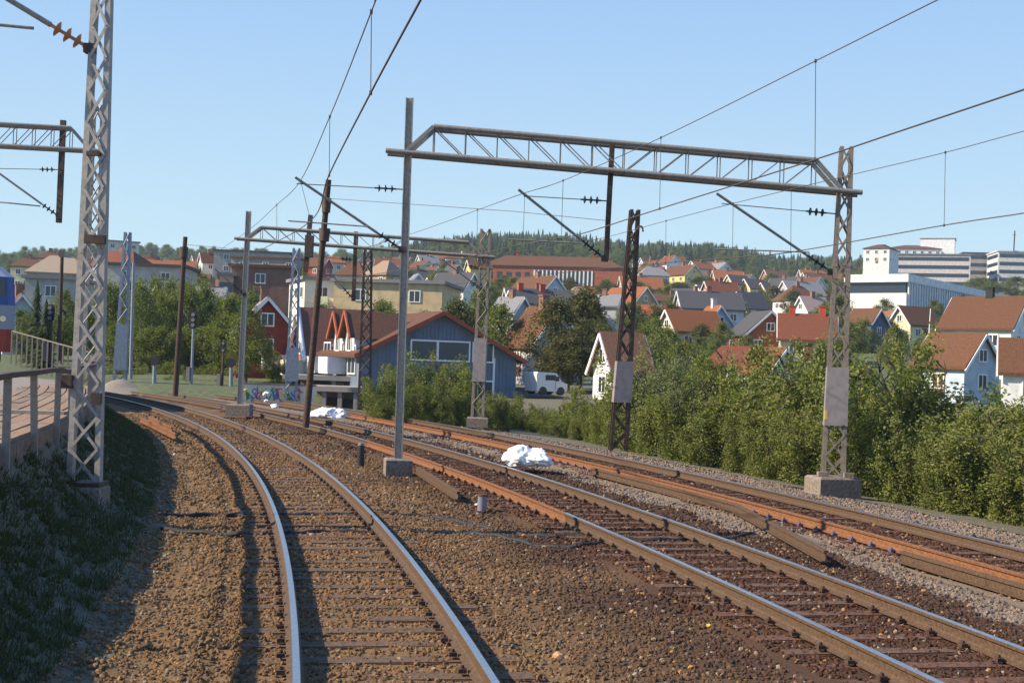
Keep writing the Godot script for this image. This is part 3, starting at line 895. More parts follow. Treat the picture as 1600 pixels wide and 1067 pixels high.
func lineside():
	sacks([[505, 652, 50, 0.42, 0.34], [520, 652, 49.6, 0.4, 0.36], [500, 653, 49.8, 0.34, 0.27], [530, 653, 49.5, 0.32, 0.28]], "white plastic sack in the heap beside the leaning pole", "sacks beside the leaning pole")
	sacks([[812, 727, 32, 0.42, 0.4], [832, 727, 31.8, 0.4, 0.36], [848, 727, 31.7, 0.22, 0.2]], "white plastic sack in the heap between middle and right tracks", "sacks between the tracks")
	sacks([[429, 637, 56, 0.17, 0.17]], "small white plastic sack lying beside the far tracks", "")
	sacks([[416, 618, 70, 0.2, 0.18], [416, 628, 62, 0.12, 0.1]], "tiny pale bag lying beyond the far tracks", "bags beyond the far tracks")
	loose_rail("loose brown rail lying next to the grey cylinder post", G(652, 742, -0.2) + Vector3(0, 0.03, 0), G(716, 784, -0.2) + Vector3(0, 0.03, 0), M.brown_rail)
	loose_rail("loose rail with kinked end lying towards the middle track", G(1150, 803, -0.2) + Vector3(0, 0.03, 0), G(1291, 882, -0.2) + Vector3(0, 0.03, 0), M.brown_rail)
	loose_rail("long thin rail lying beside blue clips, joined to kinked rail", G(925, 743, -0.2) + Vector3(0, 0.03, 0), G(1150, 803, -0.2) + Vector3(0, 0.03, 0), M.brown_rail)
	loose_rail("long brown rail lying at the edge of grey gravel", G(1409, 882, -0.2) + Vector3(0, 0.03, 0), G(1680, 963, -0.2) + Vector3(0, 0.03, 0), M.brown_rail)
	loose_rail("bright orange rusty rail at the foot of bank", G(219, 661, -0.15) + Vector3(0, 0.05, 0), G(274, 689, -0.15) + Vector3(0, 0.05, 0), M.orange)
	loose_rail("second orange rusty rail lying against the first at bank", G(232, 660, -0.15) + Vector3(0, 0.05, 0), G(268, 678, -0.15) + Vector3(0, 0.05, 0), M.orange)
	# short posts
	var b := G(563, 727, -0.22)
	var o := thing("marker_post", "short black marker post with pale foot beside curving track", "post", b)
	var mb := MB.new()
	mb.tube(Vector3.ZERO, Vector3(0, 0.5, 0), 0.1, 0.075, 10)
	part("post_body", mb.mesh(M.black), o)
	mb = MB.new()
	mb.tube(Vector3(0, 0.5, 0), Vector3(0, 0.56, 0), 0.085, 0.06, 10)
	part("cap", mb.mesh(M.plate), o)
	b = G(753, 798, -0.22)
	o = thing("cable_post", "small grey cylinder post with rusty cap between tracks", "post", b)
	mb = MB.new()
	mb.tube(Vector3.ZERO, Vector3(0, 0.27, 0), 0.085, 0.085, 14)
	part("cylinder", mb.mesh(plain(lin(0.2, 0.19, 0.24), 0.5)), o)
	mb = MB.new()
	mb.tube(Vector3(0, 0.27, 0), Vector3(0, 0.3, 0), 0.095, 0.09, 14)
	part("cap", mb.mesh(M.rust), o)
	for q in [[870, 1030, "orange round stone lying on ballast near curving track", 0.055], [1108, 982, "small yellow stone lying on ballast between tracks", 0.035], [745, 791, "pale stone lying beside grey cylinder post", 0.05], [272, 712, "white stone lying at the edge of shaded bank", 0.05]]:
		var at := G(q[0], q[1], -0.2)
		var sm := stone_mesh(int(q[0]))
		var pm := plain(lin(0.6, 0.33, 0.14) if q[0] == 870 else (lin(0.6, 0.42, 0.05) if q[0] == 1108 else lin(0.6, 0.52, 0.45)))
		sm.surface_set_material(0, pm)
		tag(part("loose_stone", sm, self, Transform3D(Basis.from_scale(Vector3.ONE * q[3]), at + Vector3(0, 0.03, 0))), q[2], "stone")
	for q in [["black strip crossing all tracks, upper of two", [[252, 806], [330, 803], [400, 806], [440, 806], [500, 806], [560, 803], [625, 802], [680, 804], [725, 813], [800, 827], [850, 833], [910, 837], [985, 843], [1060, 844], [1092, 836], [1140, 838], [1196, 823]]], ["black strip crossing the curving track, lower of two", [[250, 826], [330, 832], [400, 836], [450, 835], [520, 832], [590, 833], [650, 829], [735, 829], [790, 838], [850, 849], [920, 853], [970, 842]]]]:
		var pts := []
		for c in q[1]:
			var w := G(c[0], c[1], -0.2)
			pts.append(Vector3(w.x, near_h(w.x, -w.z), w.z))
		pts = smooth(pts, 7)
		for i in pts.size():
			var low := 0.004 + 0.014 * sin(i * 1.3) + 0.01 * sin(i * 0.37)
			for k in 3:
				if absf(absf(toff(k, pts[i].x, -pts[i].z)) - 0.7535) < 0.12: low = -0.03
			pts[i].y += low
		var cb := MB.new()
		cb.path(pts, 0.04, 8)
		tag(part("track_strip", cb.mesh(M.strip), self), q[0], "strip")  # thin black tubes half sunk in the ballast along dark bands across the tracks
	# signals
	signal_post("white pole railway signal with tall black head before birch trees", P(298, 605, 84), P(302, 500, 84), M.pale_steel, 0.55, 1.15, 3)
	signal_post("dark railway signal with round head beside white pole signal", P(346, 608, 84), P(349, 542, 84), M.dark_steel, 0.4, 0.75, 2)
	signal_post("black headed railway signal in the yard beside the train", P(77, 565, 62), P(79, 489, 62), M.dark_steel, 0.42, 0.85, 3)
	for q in [[240, 605, 566, "dwarf signal with round black head before the birches"], [360, 615, 569, "dwarf signal with black head near stone block"]]:
		var at := P(q[0], q[1], 84)
		var dw := thing("dwarf_signal", q[3], "signal", at)
		var tp := P(q[0] + 1, q[2], 84) - at
		var e := MB.new()
		e.tube(Vector3.ZERO, tp, 0.14, 0.12, 8)
		part("post", e.mesh(M.pale_steel), dw)
		e = MB.new()
		e.tube(tp + Vector3(0, 0.1, -0.1), tp + Vector3(0, 0.1, 0.15), 0.3, 0.3, 12)
		part("signal_head", e.mesh(M.black), dw)
	# heap of earth
	var nz := func(u: float, v: float):
		var r := v
		var w := P(186, 607, 80) + Vector3(cos(u) * r * 1.3, 0, sin(u) * r)
		w.y += 0.7 * exp(-r * r * 0.9) - 0.12 * r + noise.get_noise_2d(w.x * 20, w.z * 20) * 0.1 - 0.1
		return w
	tag(part("earth_heap", grid_mesh(span(0, TAU, 20), span(0.0, 2.0, 12), nz, M.gravel), self), "low heap of pale earth at the far end of bank", "heap")
	train()
	van()
func train():
	var at := P(20, 556, 56.0)
	var yaw := 0.41
	var o := thing("passenger_train", "blue and grey train with red skirt standing in yard", "train", at, yaw)
	var blue := plain(lin(0.03, 0.06, 0.2), 0.35)
	var grey := plain(lin(0.22, 0.24, 0.28), 0.4)
	var red := plain(lin(0.25, 0.025, 0.02), 0.4)
	var W := 2.9
	var sect := func(y0: float, y1: float, ins0: float, ins1: float, z0: float, z1: float, m: Material, nm: String):
		var b := MB.new()
		var x0: float = -W + ins0
		var x1: float = -ins0
		var u0: float = -W + ins1
		var u1: float = -ins1
		var cc := 0.3
		var lo := [Vector3(x0, y0, z0 - cc), Vector3(x0 + cc, y0, z0), Vector3(x1 - cc, y0, z0), Vector3(x1, y0, z0 - cc), Vector3(x1, y0, -22), Vector3(x0, y0, -22)]
		var hi := [Vector3(u0, y1, z1 - cc), Vector3(u0 + cc, y1, z1), Vector3(u1 - cc, y1, z1), Vector3(u1, y1, z1 - cc), Vector3(u1, y1, -22), Vector3(u0, y1, -22)]
		for i in 6:
			var j := (i + 1) % 6
			b.quad(lo[i], lo[j], hi[j], hi[i])
		for i in range(1, 5):
			b.tri(hi[0], hi[i], hi[i + 1]); b.tri(lo[0], lo[i + 1], lo[i])
		return part(nm, b.mesh(m), o)
	sect.call(0.15, 1.15, 0.12, 0.03, 0.1, 0.2, red, "skirt")
	var body = sect.call(1.15, 2.2, 0.0, 0.0, 0.2, 0.12, grey, "lower_body")
	sect.call(2.2, 3.45, 0.0, 0.08, 0.12, -0.25, blue, "upper_body")
	sect.call(3.45, 3.95, 0.08, 0.6, -0.25, -0.8, grey, "roof")
	slab("windscreen", o, Vector3(-W / 2, 2.85, -0.02), Vector3(2.0, 0.95, 0.06), M.glass)
	for k in 7: slab("side_window", o, Vector3(-0.03, 2.75, -2.2 - k * 2.6), Vector3(0.06, 0.8, 1.7), M.glass)
	for sx in [-2.4, -0.5]:
		var b := MB.new()
		b.tube(Vector3(sx, 1.6, 0.1), Vector3(sx, 1.6, 0.24), 0.13, 0.13, 12)
		part("headlamp", b.mesh(plain(lin(0.8, 0.75, 0.4), 0.2)), o)
	bar("pantograph", o, Vector3(-1.4, 3.9, -2.5), Vector3(-1.4, 4.6, -1.6), 0.08, 0.08, M.dark_steel)
	for z in [-3.0, -18.0]:
		for sx in [-W + 0.5, -0.5]:
			var b := MB.new()
			b.tube(Vector3(sx - 0.07, 0.1, z), Vector3(sx + 0.07, 0.1, z), 0.42, 0.42, 16)
			part("wheel", b.mesh(M.dark_steel), o)
func van():
	var at := P(852, 617, 84)
	at.y = ground(at.x, -at.z) if false else at.y
	var o := thing("white_van", "white van parked beyond the bushes by the houses", "van", at, 0.5)
	var w := plain(lin(0.62, 0.62, 0.61), 0.35)
	var b := MB.new()
	var pf := [Vector3(-1.1, 0.25, -0.8), Vector3(1.15, 0.25, -0.8), Vector3(1.2, 0.75, -0.8), Vector3(0.75, 0.9, -0.8), Vector3(0.35, 1.45, -0.8), Vector3(-1.05, 1.5, -0.8), Vector3(-1.15, 1.35, -0.8)]
	b.prism(pf, Vector3(0, 0, 1.6))
	part("body", b.mesh(w), o, Transform3D(Basis.from_scale(Vector3.ONE * 1.0), Vector3.ZERO))
	slab("side_window", o, Vector3(-0.1, 1.15, 0.81), Vector3(0.75, 0.35, 0.03), M.glass)
	slab("cab_window", o, Vector3(0.42, 1.08, 0.81), Vector3(0.24, 0.3, 0.03), M.glass)
	slab("bumper", o, Vector3(1.19, 0.34, 0), Vector3(0.08, 0.16, 1.56), M.black)
	slab("door_seam", o, Vector3(0.27, 0.85, 0.805), Vector3(0.02, 1.0, 0.02), M.black)
	for z in [-0.6, 0.6]: slab("headlight", o, Vector3(1.19, 0.62, z), Vector3(0.05, 0.13, 0.25), M.plate)
	bar("windscreen", o, Vector3(0.74, 0.93, 0), Vector3(0.4, 1.4, 0), 0.03, 1.4, M.glass)
	for x in [-0.65, 0.7]:
		for z in [-0.72, 0.72]:
			b = MB.new()
			b.tube(Vector3(x, 0.28, z - 0.1), Vector3(x, 0.28, z + 0.1), 0.28, 0.28, 14)
			part("wheel", b.mesh(M.black), o)

# ---------------------------------------------------------------- houses
var win_mesh := {}
func window_at(o: Node, at: Vector3, face: float, w: float, h: float, split := true):
	var k := [w, h, split]
	if not win_mesh.has(k):
		var mb := MB.new()
		var t := 0.1
		mb.box(Vector3(0, h / 2 - t / 2, 0), Vector3(w, t, 0.1)); mb.box(Vector3(0, -h / 2 + t / 2, 0), Vector3(w, t, 0.1))
		mb.box(Vector3(-w / 2 + t / 2, 0, 0), Vector3(t, h - 2 * t, 0.1)); mb.box(Vector3(w / 2 - t / 2, 0, 0), Vector3(t, h - 2 * t, 0.1))
		if split: mb.box(Vector3(0, 0, 0), Vector3(t * 0.8, h - 2 * t, 0.09))
		var g := MB.new()
		g.box(Vector3.ZERO, Vector3(w - 0.15, h - 0.15, 0.05))
		win_mesh[k] = [mb.mesh(M.wframe), g.mesh(M.glass)]
	var f := part("window", win_mesh[k][0], o, Transform3D(Basis(Vector3.UP, face), at))
	part("pane", win_mesh[k][1], f)
func roof_mesh(L: float, W: float, hw: float, hr: float, ov: float, hip: float, m: Material) -> ArrayMesh:
	var mb := MB.new()
	var t := 0.22
	var sl := hr / (W / 2)
	var y0 := hw - ov * sl
	var l := L / 2 + ov
	var w := W / 2 + ov
	for k in 2:
		var e := t if k == 1 else 0.0
		var a := Vector3(-l, y0 + e, w)
		var b := Vector3(l, y0 + e, w)
		var c := Vector3(l - hip, hw + hr + e, 0)
		var d := Vector3(-l + hip, hw + hr + e, 0)
		var a2 := Vector3(-l, y0 + e, -w)
		var b2 := Vector3(l, y0 + e, -w)
		if k == 1:
			mb.quad(a, b, c, d); mb.quad(b2, a2, d, c)
			if hip > 0: mb.tri(b, b2, c); mb.tri(a2, a, d)
		else:
			mb.quad(b, a, d, c); mb.quad(a2, b2, c, d)
			if hip > 0: mb.tri(b2, b, c); mb.tri(a, a2, d)
	var u := Vector3(0, t, 0)
	var pts := [Vector3(-l, y0, w), Vector3(l, y0, w), Vector3(l, y0, -w), Vector3(-l, y0, -w)]
	mb.quad(pts[0], pts[1], pts[1] + u, pts[0] + u); mb.quad(pts[2], pts[3], pts[3] + u, pts[2] + u)
	if hip > 0:
		mb.quad(pts[1], pts[2], pts[2] + u, pts[1] + u); mb.quad(pts[3], pts[0], pts[0] + u, pts[3] + u)
	else:
		var r1 := Vector3(l, hw + hr, 0)
		var r2 := Vector3(-l, hw + hr, 0)
		mb.quad(pts[1], r1, r1 + u, pts[1] + u); mb.quad(r1, pts[2], pts[2] + u, r1 + u)
		mb.quad(pts[3], r2, r2 + u, pts[3] + u); mb.quad(r2, pts[0], pts[0] + u, r2 + u)
	return mb.mesh(m)
# px, ridge pixel y, depth, length, width, roof height in photo pixels, yaw in degrees
func house(label: String, px: float, py: float, d: float, lp: float, wp: float, rp: float, yaw: float, wall: Array, roof: Array, hipped := false, chim := 1, wins := true, chc := []) -> Node3D:
	var s := d / F
	var L := lp * s
	var W := wp * s
	var hr := rp * s
	var rg := P(px, py, d)
	var gy := hill(rg.x, d) - 0.4
	var hw := clampf(rg.y - hr - gy, 2.4, 7.5)
	var base := Vector3(rg.x, rg.y - hr - hw, rg.z)
	var o := thing("house", label, "house", base, deg_to_rad(yaw), "houses of the town")
	var wm := paint(wall)
	var mb := MB.new()
	var l := L / 2
	var w := W / 2
	var dn := -maxf(0.5, base.y - gy + 1.0)
	if hipped:
		mb.prism([Vector3(-l, dn, w), Vector3(l, dn, w), Vector3(l, hw, w), Vector3(-l, hw, w)].map(func(q): return q - Vector3(0, 0, W)), Vector3(0, 0, W))
	else:
		mb.prism([Vector3(-l, dn, w), Vector3(-l, dn, -w), Vector3(-l, hw, -w), Vector3(-l, hw + hr, 0), Vector3(-l, hw, w)].map(func(q): return Vector3(-l, q.y, -q.z)), Vector3(L, 0, 0))
	part("wall", mb.mesh(wm), o)
	var ov := 0.35
	var r := part("roof", roof_mesh(L, W, hw, hr, ov, W * 0.45 if hipped else 0.0, paint(roof, true)), o)
	if not hipped:
		var tb := MB.new()
		for e in [-1, 1]:
			for f in [-1, 1]:
				var a := Vector3(e * (l + ov + 0.03), hw - ov * hr / w - 0.12, f * (w + ov))
				var b := Vector3(e * (l + ov + 0.03), hw + hr + 0.02, 0)
				bar("bargeboard", o, a, b, 0.2, 0.1, M.trim, Vector3.RIGHT)
	for c in chim:
		var cb := MB.new()
		var cx := lerpf(-L * 0.28, L * 0.28, 0.5 if chim == 1 else float(c) / (chim - 1))
		cb.box(Vector3(cx, hw + hr + 0.25, 0), Vector3(0.7, 1.5, 0.6)); cb.box(Vector3(cx, hw + hr + 1.04, 0), Vector3(0.82, 0.1, 0.72))
		part("chimney", cb.mesh(paint(chc if chc.size() else [0.3, 0.16, 0.12])), r)
	if wins:
		var fl := 2 if hw > 4.6 else 1
		for k in fl:
			var y := hw - 1.25 - k * 2.6
			var n := maxi(1, int(L / 2.7))
			for i in n:
				var x := lerpf(-l, l, (i + 0.5) / n)
				window_at(o, Vector3(x, y, w + 0.04), 0.0, 1.15, 1.2)
			n = maxi(1, int(W / 2.8))
			for i in n:
				var z := lerpf(-w, w, (i + 0.5) / n)
				window_at(o, Vector3(l + 0.04, y, z), PI / 2, 1.05, 1.2)
				window_at(o, Vector3(-l - 0.04, y, z), -PI / 2, 1.05, 1.2)
		if not hipped and hr > 2.0:
			window_at(o, Vector3(l + 0.04, hw + hr * 0.32, 0), PI / 2, 1.0, 1.0)
			window_at(o, Vector3(-l - 0.04, hw + hr * 0.32, 0), -PI / 2, 1.0, 1.0)
		if hw > 3.0: slab("door", o, Vector3(l * 0.05, hw - (fl - 1) * 2.6 - 1.6, w + 0.03), Vector3(0.95, 2.0, 0.08), paint([0.2, 0.1, 0.06]))
	return o
# flat building: left and right pixel of its front, top pixel, depth, height, thickness in metres
func block(called: String, label: String, x0: float, x1: float, py: float, d: float, hgt: float, thick: float, yaw: float, wall: Array, floors: int, strips := false, roofc := GREY_ROOF, win_c := 2.6) -> Node3D:
	var c := P((x0 + x1) / 2, py, d)
	var cs := cos(deg_to_rad(yaw))
	var W := (x1 - x0) * d / F / cs
	var o := thing(called, label, "building", Vector3(c.x, c.y - hgt, c.z), deg_to_rad(yaw), "large buildings of the town")
	slab("wall", o, Vector3(0, hgt / 2 - 4, -thick / 2), Vector3(W, hgt + 8, thick), paint(wall))
	slab("roof", o, Vector3(0, hgt + 0.2, -thick / 2), Vector3(W + 0.8, 0.4, thick + 0.8), paint(roofc, true))
	for k in floors:
		var y := hgt - 1.5 - k * 3.0
		if strips:
			var sb := slab("window_strip", o, Vector3(0, y, 0.03), Vector3(W * 0.96, 1.3, 0.1), M.glass)
			slab("window_strip", o, Vector3(-W / 2 - 0.03, y, -thick / 2), Vector3(0.1, 1.3, thick * 0.92), M.glass)
			slab("window_strip", o, Vector3(W / 2 + 0.03, y, -thick / 2), Vector3(0.1, 1.3, thick * 0.92), M.glass)
		else:
			var n := maxi(1, int(W / win_c))
			for i in n: window_at(o, Vector3(lerpf(-W / 2, W / 2, (i + 0.5) / n), y, 0.05), 0.0, 1.4, 1.4)
			n = maxi(1, int(thick / (win_c * 1.1)))
			for i in n: window_at(o, Vector3(-W / 2 - 0.05, y, lerpf(-thick, 0, (i + 0.5) / n)), -PI / 2, 1.4, 1.4)
	return o
func balcony(o: Node, at: Vector3, w: float, face: float, m: Material):
	var mb := MB.new()
	mb.box(Vector3(0, 0, 0.6), Vector3(w, 0.15, 1.2)); mb.box(Vector3(0, 0.55, 1.2), Vector3(w, 0.95, 0.08))
	mb.box(Vector3(-w / 2, 0.55, 0.6), Vector3(0.08, 0.95, 1.2)); mb.box(Vector3(w / 2, 0.55, 0.6), Vector3(0.08, 0.95, 1.2))
	part("balcony", mb.mesh(m), o, Transform3D(Basis(Vector3.UP, face), at))
func blue_house():
	# long block: blue gable towards the tracks, balconies and dormers on its sunny side
	var d := 82.0
	var apex := P(690, 491, d)
	var yaw := deg_to_rad(-68.0)
	var L := 17.5
	var W := 10.6
	var hr := 2.7
	var hw := apex.y - hr + 0.6
	var o := thing("balcony_house", "long house with blue gable, red edged roof and balconies", "house", Vector3(apex.x, apex.y - hr - hw, apex.z) - Vector3(cos(yaw), 0, -sin(yaw)) * L / 2, yaw)
	var l := L / 2
	var w := W / 2
	var blue := paint([0.17, 0.215, 0.28])
	var mb := MB.new()
	mb.prism([Vector3(-l, -1, -w), Vector3(-l, -1, w), Vector3(-l, hw, w), Vector3(-l, hw + hr, 0), Vector3(-l, hw, -w)].map(func(q): return Vector3(-l, q.y, -q.z)), Vector3(L, 0, 0))
	part("wall", mb.mesh(blue), o)
	part("roof", roof_mesh(L, W, hw, hr, 0.5, 0.0, paint([0.16, 0.085, 0.06], true)), o)
	mb = MB.new()
	for f in [-1, 1]:
		var a := Vector3(l + 0.53, hw - 0.5 * hr / w + 0.05, f * (w + 0.5))
		bar("bargeboard", o, a, Vector3(l + 0.53, hw + hr + 0.08, 0), 0.26, 0.12, paint([0.36, 0.1, 0.06]), Vector3.RIGHT)
	for i in 40: slab("cladding_batten", o, Vector3(l + 0.015, (hw - 0.3 + hr * (1 - absf(lerpf(-1, 1, (i + 0.5) / 40.0)))) / 2 - 0.4, lerpf(-w, w, (i + 0.5) / 40.0)), Vector3(0.03, hw + 0.4 + hr * (1 - absf(lerpf(-1, 1, (i + 0.5) / 40.0))), 0.05), blue)
	for q in [[2.0, 1.9, 1.35], [0.05, 2.3, 1.35], [-2.0, 1.5, 1.35]]: window_at(o, Vector3(l + 0.08, hw + 0.35, q[0] - 0.9), PI / 2, q[1], q[2], false)
	window_at(o, Vector3(l + 0.08, hw - 2.4, -2.6), PI / 2, 2.2, 1.9)
	slab("corner_board", o, Vector3(l + 0.05, hw * 0.5, -3.7), Vector3(0.08, hw, 0.14), M.trim)
	for x in [l - 4.6, l - 8.2]:
		for k in 2:
			balcony(o, Vector3(x, hw - 1.3 - k * 2.7, w), 2.5, 0.0, paint([0.74, 0.75, 0.77]))
			window_at(o, Vector3(x, hw - 0.2 - k * 2.7, w + 0.05), 0.0, 1.9, 1.9)
	for k in 2: window_at(o, Vector3(l - 1.7, hw - 0.4 - k * 2.7, w + 0.05), 0.0, 1.9, 1.9)
	# end bay of orange brown boards with a white edged gable
	var bx := l - 12.0
	var eb := MB.new()
	eb.prism([Vector3(bx - 2.2, -1, w - 4.0), Vector3(bx + 2.2, -1, w - 4.0), Vector3(bx + 2.2, hw, w - 4.0), Vector3(bx, hw + 3.0, w - 4.0), Vector3(bx - 2.2, hw, w - 4.0)], Vector3(0, 0, 5.0))
	part("end_bay", eb.mesh(paint([0.42, 0.17, 0.07])), o)
	eb = MB.new()
	for f in [-1, 1]: eb.quad(Vector3(bx + f * 2.7, hw - 0.6, w + 1.4), Vector3(bx, hw + 3.2, w + 1.4), Vector3(bx, hw + 3.2, w - 4.4), Vector3(bx + f * 2.7, hw - 0.6, w - 4.4))
	part("end_bay_roof", eb.mesh(paint([0.2, 0.1, 0.075], true)), o)
	eb = MB.new()
	for f in [-1, 1]: eb.tube(Vector3(bx + f * 2.7, hw - 0.6, w + 1.42), Vector3(bx, hw + 3.2, w + 1.42), 0.2, 0.2, 4)
	part("end_bay_edge", eb.mesh(M.trim), o)
	window_at(o, Vector3(bx, hw + 0.6, w + 1.04), 0.0, 1.2, 1.5)
	balcony(o, Vector3(bx, hw - 1.6, w + 1.0), 4.2, 0.0, paint([0.75, 0.7, 0.58]))
	window_at(o, Vector3(bx - 0.6, hw - 3.2, w + 1.04), 0.0, 2.0, 1.9)
	for x in [l - 2.2, l - 5.2]:
		# gabled dormer
		var g := MB.new()
		g.prism([Vector3(x - 1.1, hw - 0.3, w - 3.0), Vector3(x + 1.1, hw - 0.3, w - 3.0), Vector3(x + 1.1, hw + 1.3, w - 3.0), Vector3(x, hw + 2.5, w - 3.0), Vector3(x - 1.1, hw + 1.3, w - 3.0)], Vector3(0, 0, 3.1))
		var dm := part("dormer", g.mesh(paint([0.7, 0.72, 0.74])), o)
		var rb := MB.new()
		rb.quad(Vector3(x - 1.5, hw + 0.95, w + 0.5), Vector3(x, hw + 2.7, w + 0.5), Vector3(x, hw + 2.7, w - 3.4), Vector3(x - 1.5, hw + 0.95, w - 3.4))
		rb.quad(Vector3(x, hw + 2.7, w + 0.5), Vector3(x + 1.5, hw + 0.95, w + 0.5), Vector3(x + 1.5, hw + 0.95, w - 3.4), Vector3(x, hw + 2.7, w - 3.4))
		part("dormer_roof", rb.mesh(paint([0.16, 0.085, 0.06], true)), dm)
		for f in [-1, 1]: bar("dormer_edge", dm, Vector3(x + f * 1.5, hw + 0.95, w + 0.52), Vector3(x, hw + 2.7, w + 0.52), 0.22, 0.1, paint([0.4, 0.12, 0.06]))
		window_at(o, Vector3(x, hw + 0.7, w + 0.12), 0.0, 1.0, 1.2)
func town():
	blue_house()
	var rh := house("dark red house with white roof edge behind the pale mast", 413, 470, 96, 150, 88, 46, -75, [0.26, 0.06, 0.045], GREY_ROOF, false, 1)
	balcony(rh, Vector3(3.6, 0.9, -1.0), 2.6, PI / 2, paint(WHITE))
	# low garages and deck at the edge of the tracks
	for q in [["garage_deck", "grey flat garage roof slab beside the red house", 440, 566, 587, 82.0, 1.3, 5.0, [0.3, 0.29, 0.28]], ["garage_deck", "lower grey flat slab in front of the garages", 470, 566, 604, 76.0, 0.8, 4.0, [0.34, 0.3, 0.27]]]:
		var c := P((q[2] + q[3]) / 2.0, q[4], q[5])
		var W: float = (q[3] - q[2]) * q[5] / F
		var g := thing(q[0], q[1], "garage", c - Vector3(0, q[6], 0), -0.05)
		slab("roof_slab", g, Vector3(0, q[6] - 0.15, -q[7] / 2), Vector3(W, 0.3, q[7]), paint(q[8]))
		slab("back_wall", g, Vector3(0, q[6] / 2 - 0.65, -q[7] + 0.4), Vector3(W - 0.5, q[6] + 0.5, 0.3), paint(q[8]))
		for i in 4: slab("pillar", g, Vector3(lerpf(-W / 2 + 0.4, W / 2 - 0.4, i / 3.0), q[6] / 2 - 0.4, -0.25), Vector3(0.25, q[6] + 0.2, 0.25), paint(q[8]))
	var gw := thing("graffiti_wall", "low white wall with painted graffiti beside the far tracks", "wall", P(433, 625, 72.0), 0.13)
	slab("wall_panel", gw, Vector3(0, 0.2, 0), Vector3(4.2, 1.3, 0.2), paint([0.82, 0.78, 0.6]))
	slab("coping", gw, Vector3(0, 0.88, 0), Vector3(4.3, 0.07, 0.28), M.concrete)
	var gc := [[0.7, 0.55, 0.05], [0.05, 0.25, 0.1], [0.1, 0.15, 0.45], [0.6, 0.1, 0.1]]
	for i in 12:
		var x := -1.9 + i * 0.28
		var gb := MB.new()
		var pts := []
		for k in 7: pts.append(Vector3(x + rng.randf_range(-0.2, 0.3), 0.2 + rng.randf_range(-0.35, 0.5), 0.104))
		for k in 6: gb.tube(pts[k], pts[k + 1], 0.035, 0.035, 4, false)
		part("graffiti_stroke", gb.mesh(plain(lin(gc[i % 4][0], gc[i % 4][1], gc[i % 4][2]))), gw)
	# larger buildings on the left
	var cb := block("apartment_building", "cream flat roofed apartment building above the blue gable house", 520, 692, 442, 150, 7.5, 12, -8, [0.6, 0.46, 0.27], 2, false, GREY_ROOF, 4.5)
	for k in 2: balcony(cb, Vector3(-6.6, 1.8 + k * 2.8, 0), 4.0, -PI / 2, paint([0.75, 0.7, 0.5]))
	block("apartment_building", "white fronted low building with canopy beside cream apartments", 478, 530, 438, 158, 8, 9, 22, [0.74, 0.72, 0.62], 2)
	block("brick_building", "brown brick flat building above the dark red house", 362, 452, 418, 175, 8, 12, 4, [0.24, 0.13, 0.09], 2, false, BROWN_ROOF, 6.0)
	block("brick_building", "cream and orange banded block beside the brown brick building", 343, 364, 431, 172, 7, 10, 12, [0.6, 0.42, 0.25], 2, true)
	block("apartment_building", "long grey apartment block on the hill above brick building", 335, 452, 394, 330, 9, 12, 6, [0.4, 0.36, 0.32], 2, false, DARK_ROOF, 5.0)
	block("apartment_building", "second grey block with white chimneys below the hill crest", 360, 470, 404, 300, 7, 10, -4, [0.36, 0.3, 0.26], 1, false, BROWN_ROOF, 5.0)
	block("tower_block", "pale tower block rising behind the brown roofs on hill", 170, 214, 378, 420, 14, 14, 24, [0.66, 0.63, 0.55], 4, false, GREY_ROOF, 3.2)
	block("apartment_building", "low long building with dark roof behind the birch trees", 168, 288, 416, 190, 7, 10, 4, [0.5, 0.46, 0.42], 2, false, DARK_ROOF, 4.0)
	block("apartment_building", "grey building behind the yard fence and tall mast", 40, 118, 436, 160, 9, 10, 6, [0.42, 0.41, 0.4], 3, false, GREY_ROOF, 4.0)
	house("tan roofed large house behind the tall lattice mast", 95, 402, 200, 90, 70, 26, 12, GREY, [0.45, 0.36, 0.26], true, 1)
	house("brown roofed house below the pale tower block", 190, 394, 230, 90, 60, 22, -20, GREY, REDBROWN, true, 1)
	house("orange roofed house beside the train", 28, 462, 120, 60, 50, 28, -60, PALEBLUE, REDBROWN, false, 1)
	house("white house with brown roof left of tall mast on the hill", 78, 395, 300, 40, 34, 10, 10, WHITE, BROWN_ROOF, true, 1)
	house("pale house with dark roof above the train", 45, 405, 280, 46, 34, 12, 5, CREAM, BROWN_ROOF, true, 1)
	house("red house with white gable on the left hillside", 236, 402, 320, 22, 20, 10, 20, BRICK, REDBROWN, false, 1)
	house("long orange roofed house behind the wooden pole", 265, 408, 280, 80, 36, 10, 8, WHITE, ORANGE_ROOF, false, 2)
	house("white gabled house with steep red roof under the left hill crest", 326, 396, 340, 26, 22, 14, 30, WHITE, REDBROWN, false, 1)
	house("pink terrace house behind the birches", 330, 450, 170, 40, 40, 14, 5, [0.6, 0.42, 0.36], GREY_ROOF, false, 1)
	house("brown hipped roof house above the cream apartments", 555, 412, 240, 44, 40, 18, -15, CREAM, BROWN_ROOF, true, 0)
	house("tan hipped roof house above the cream apartments", 603, 409, 230, 48, 44, 20, -40, TAN, [0.38, 0.28, 0.2], true, 0)
	house("white gable house with grey roof above cream apartments", 650, 430, 200, 40, 34, 18, -75, PALEBLUE, GREY_ROOF, false, 0)
	house("cream house with sunlit white gable under the conifer ridge", 668, 400, 420, 30, 26, 12, 25, CREAM, GREY_ROOF, false, 1)
	house("white house with reddish roof right under the conifers", 708, 398, 470, 24, 18, 6, 10, WHITE, REDBROWN, true, 0)
	house("grey roofed house with white wall beside the second gantry mast", 712, 428, 190, 66, 44, 24, -35, WHITE, DARK_ROOF, false, 1)
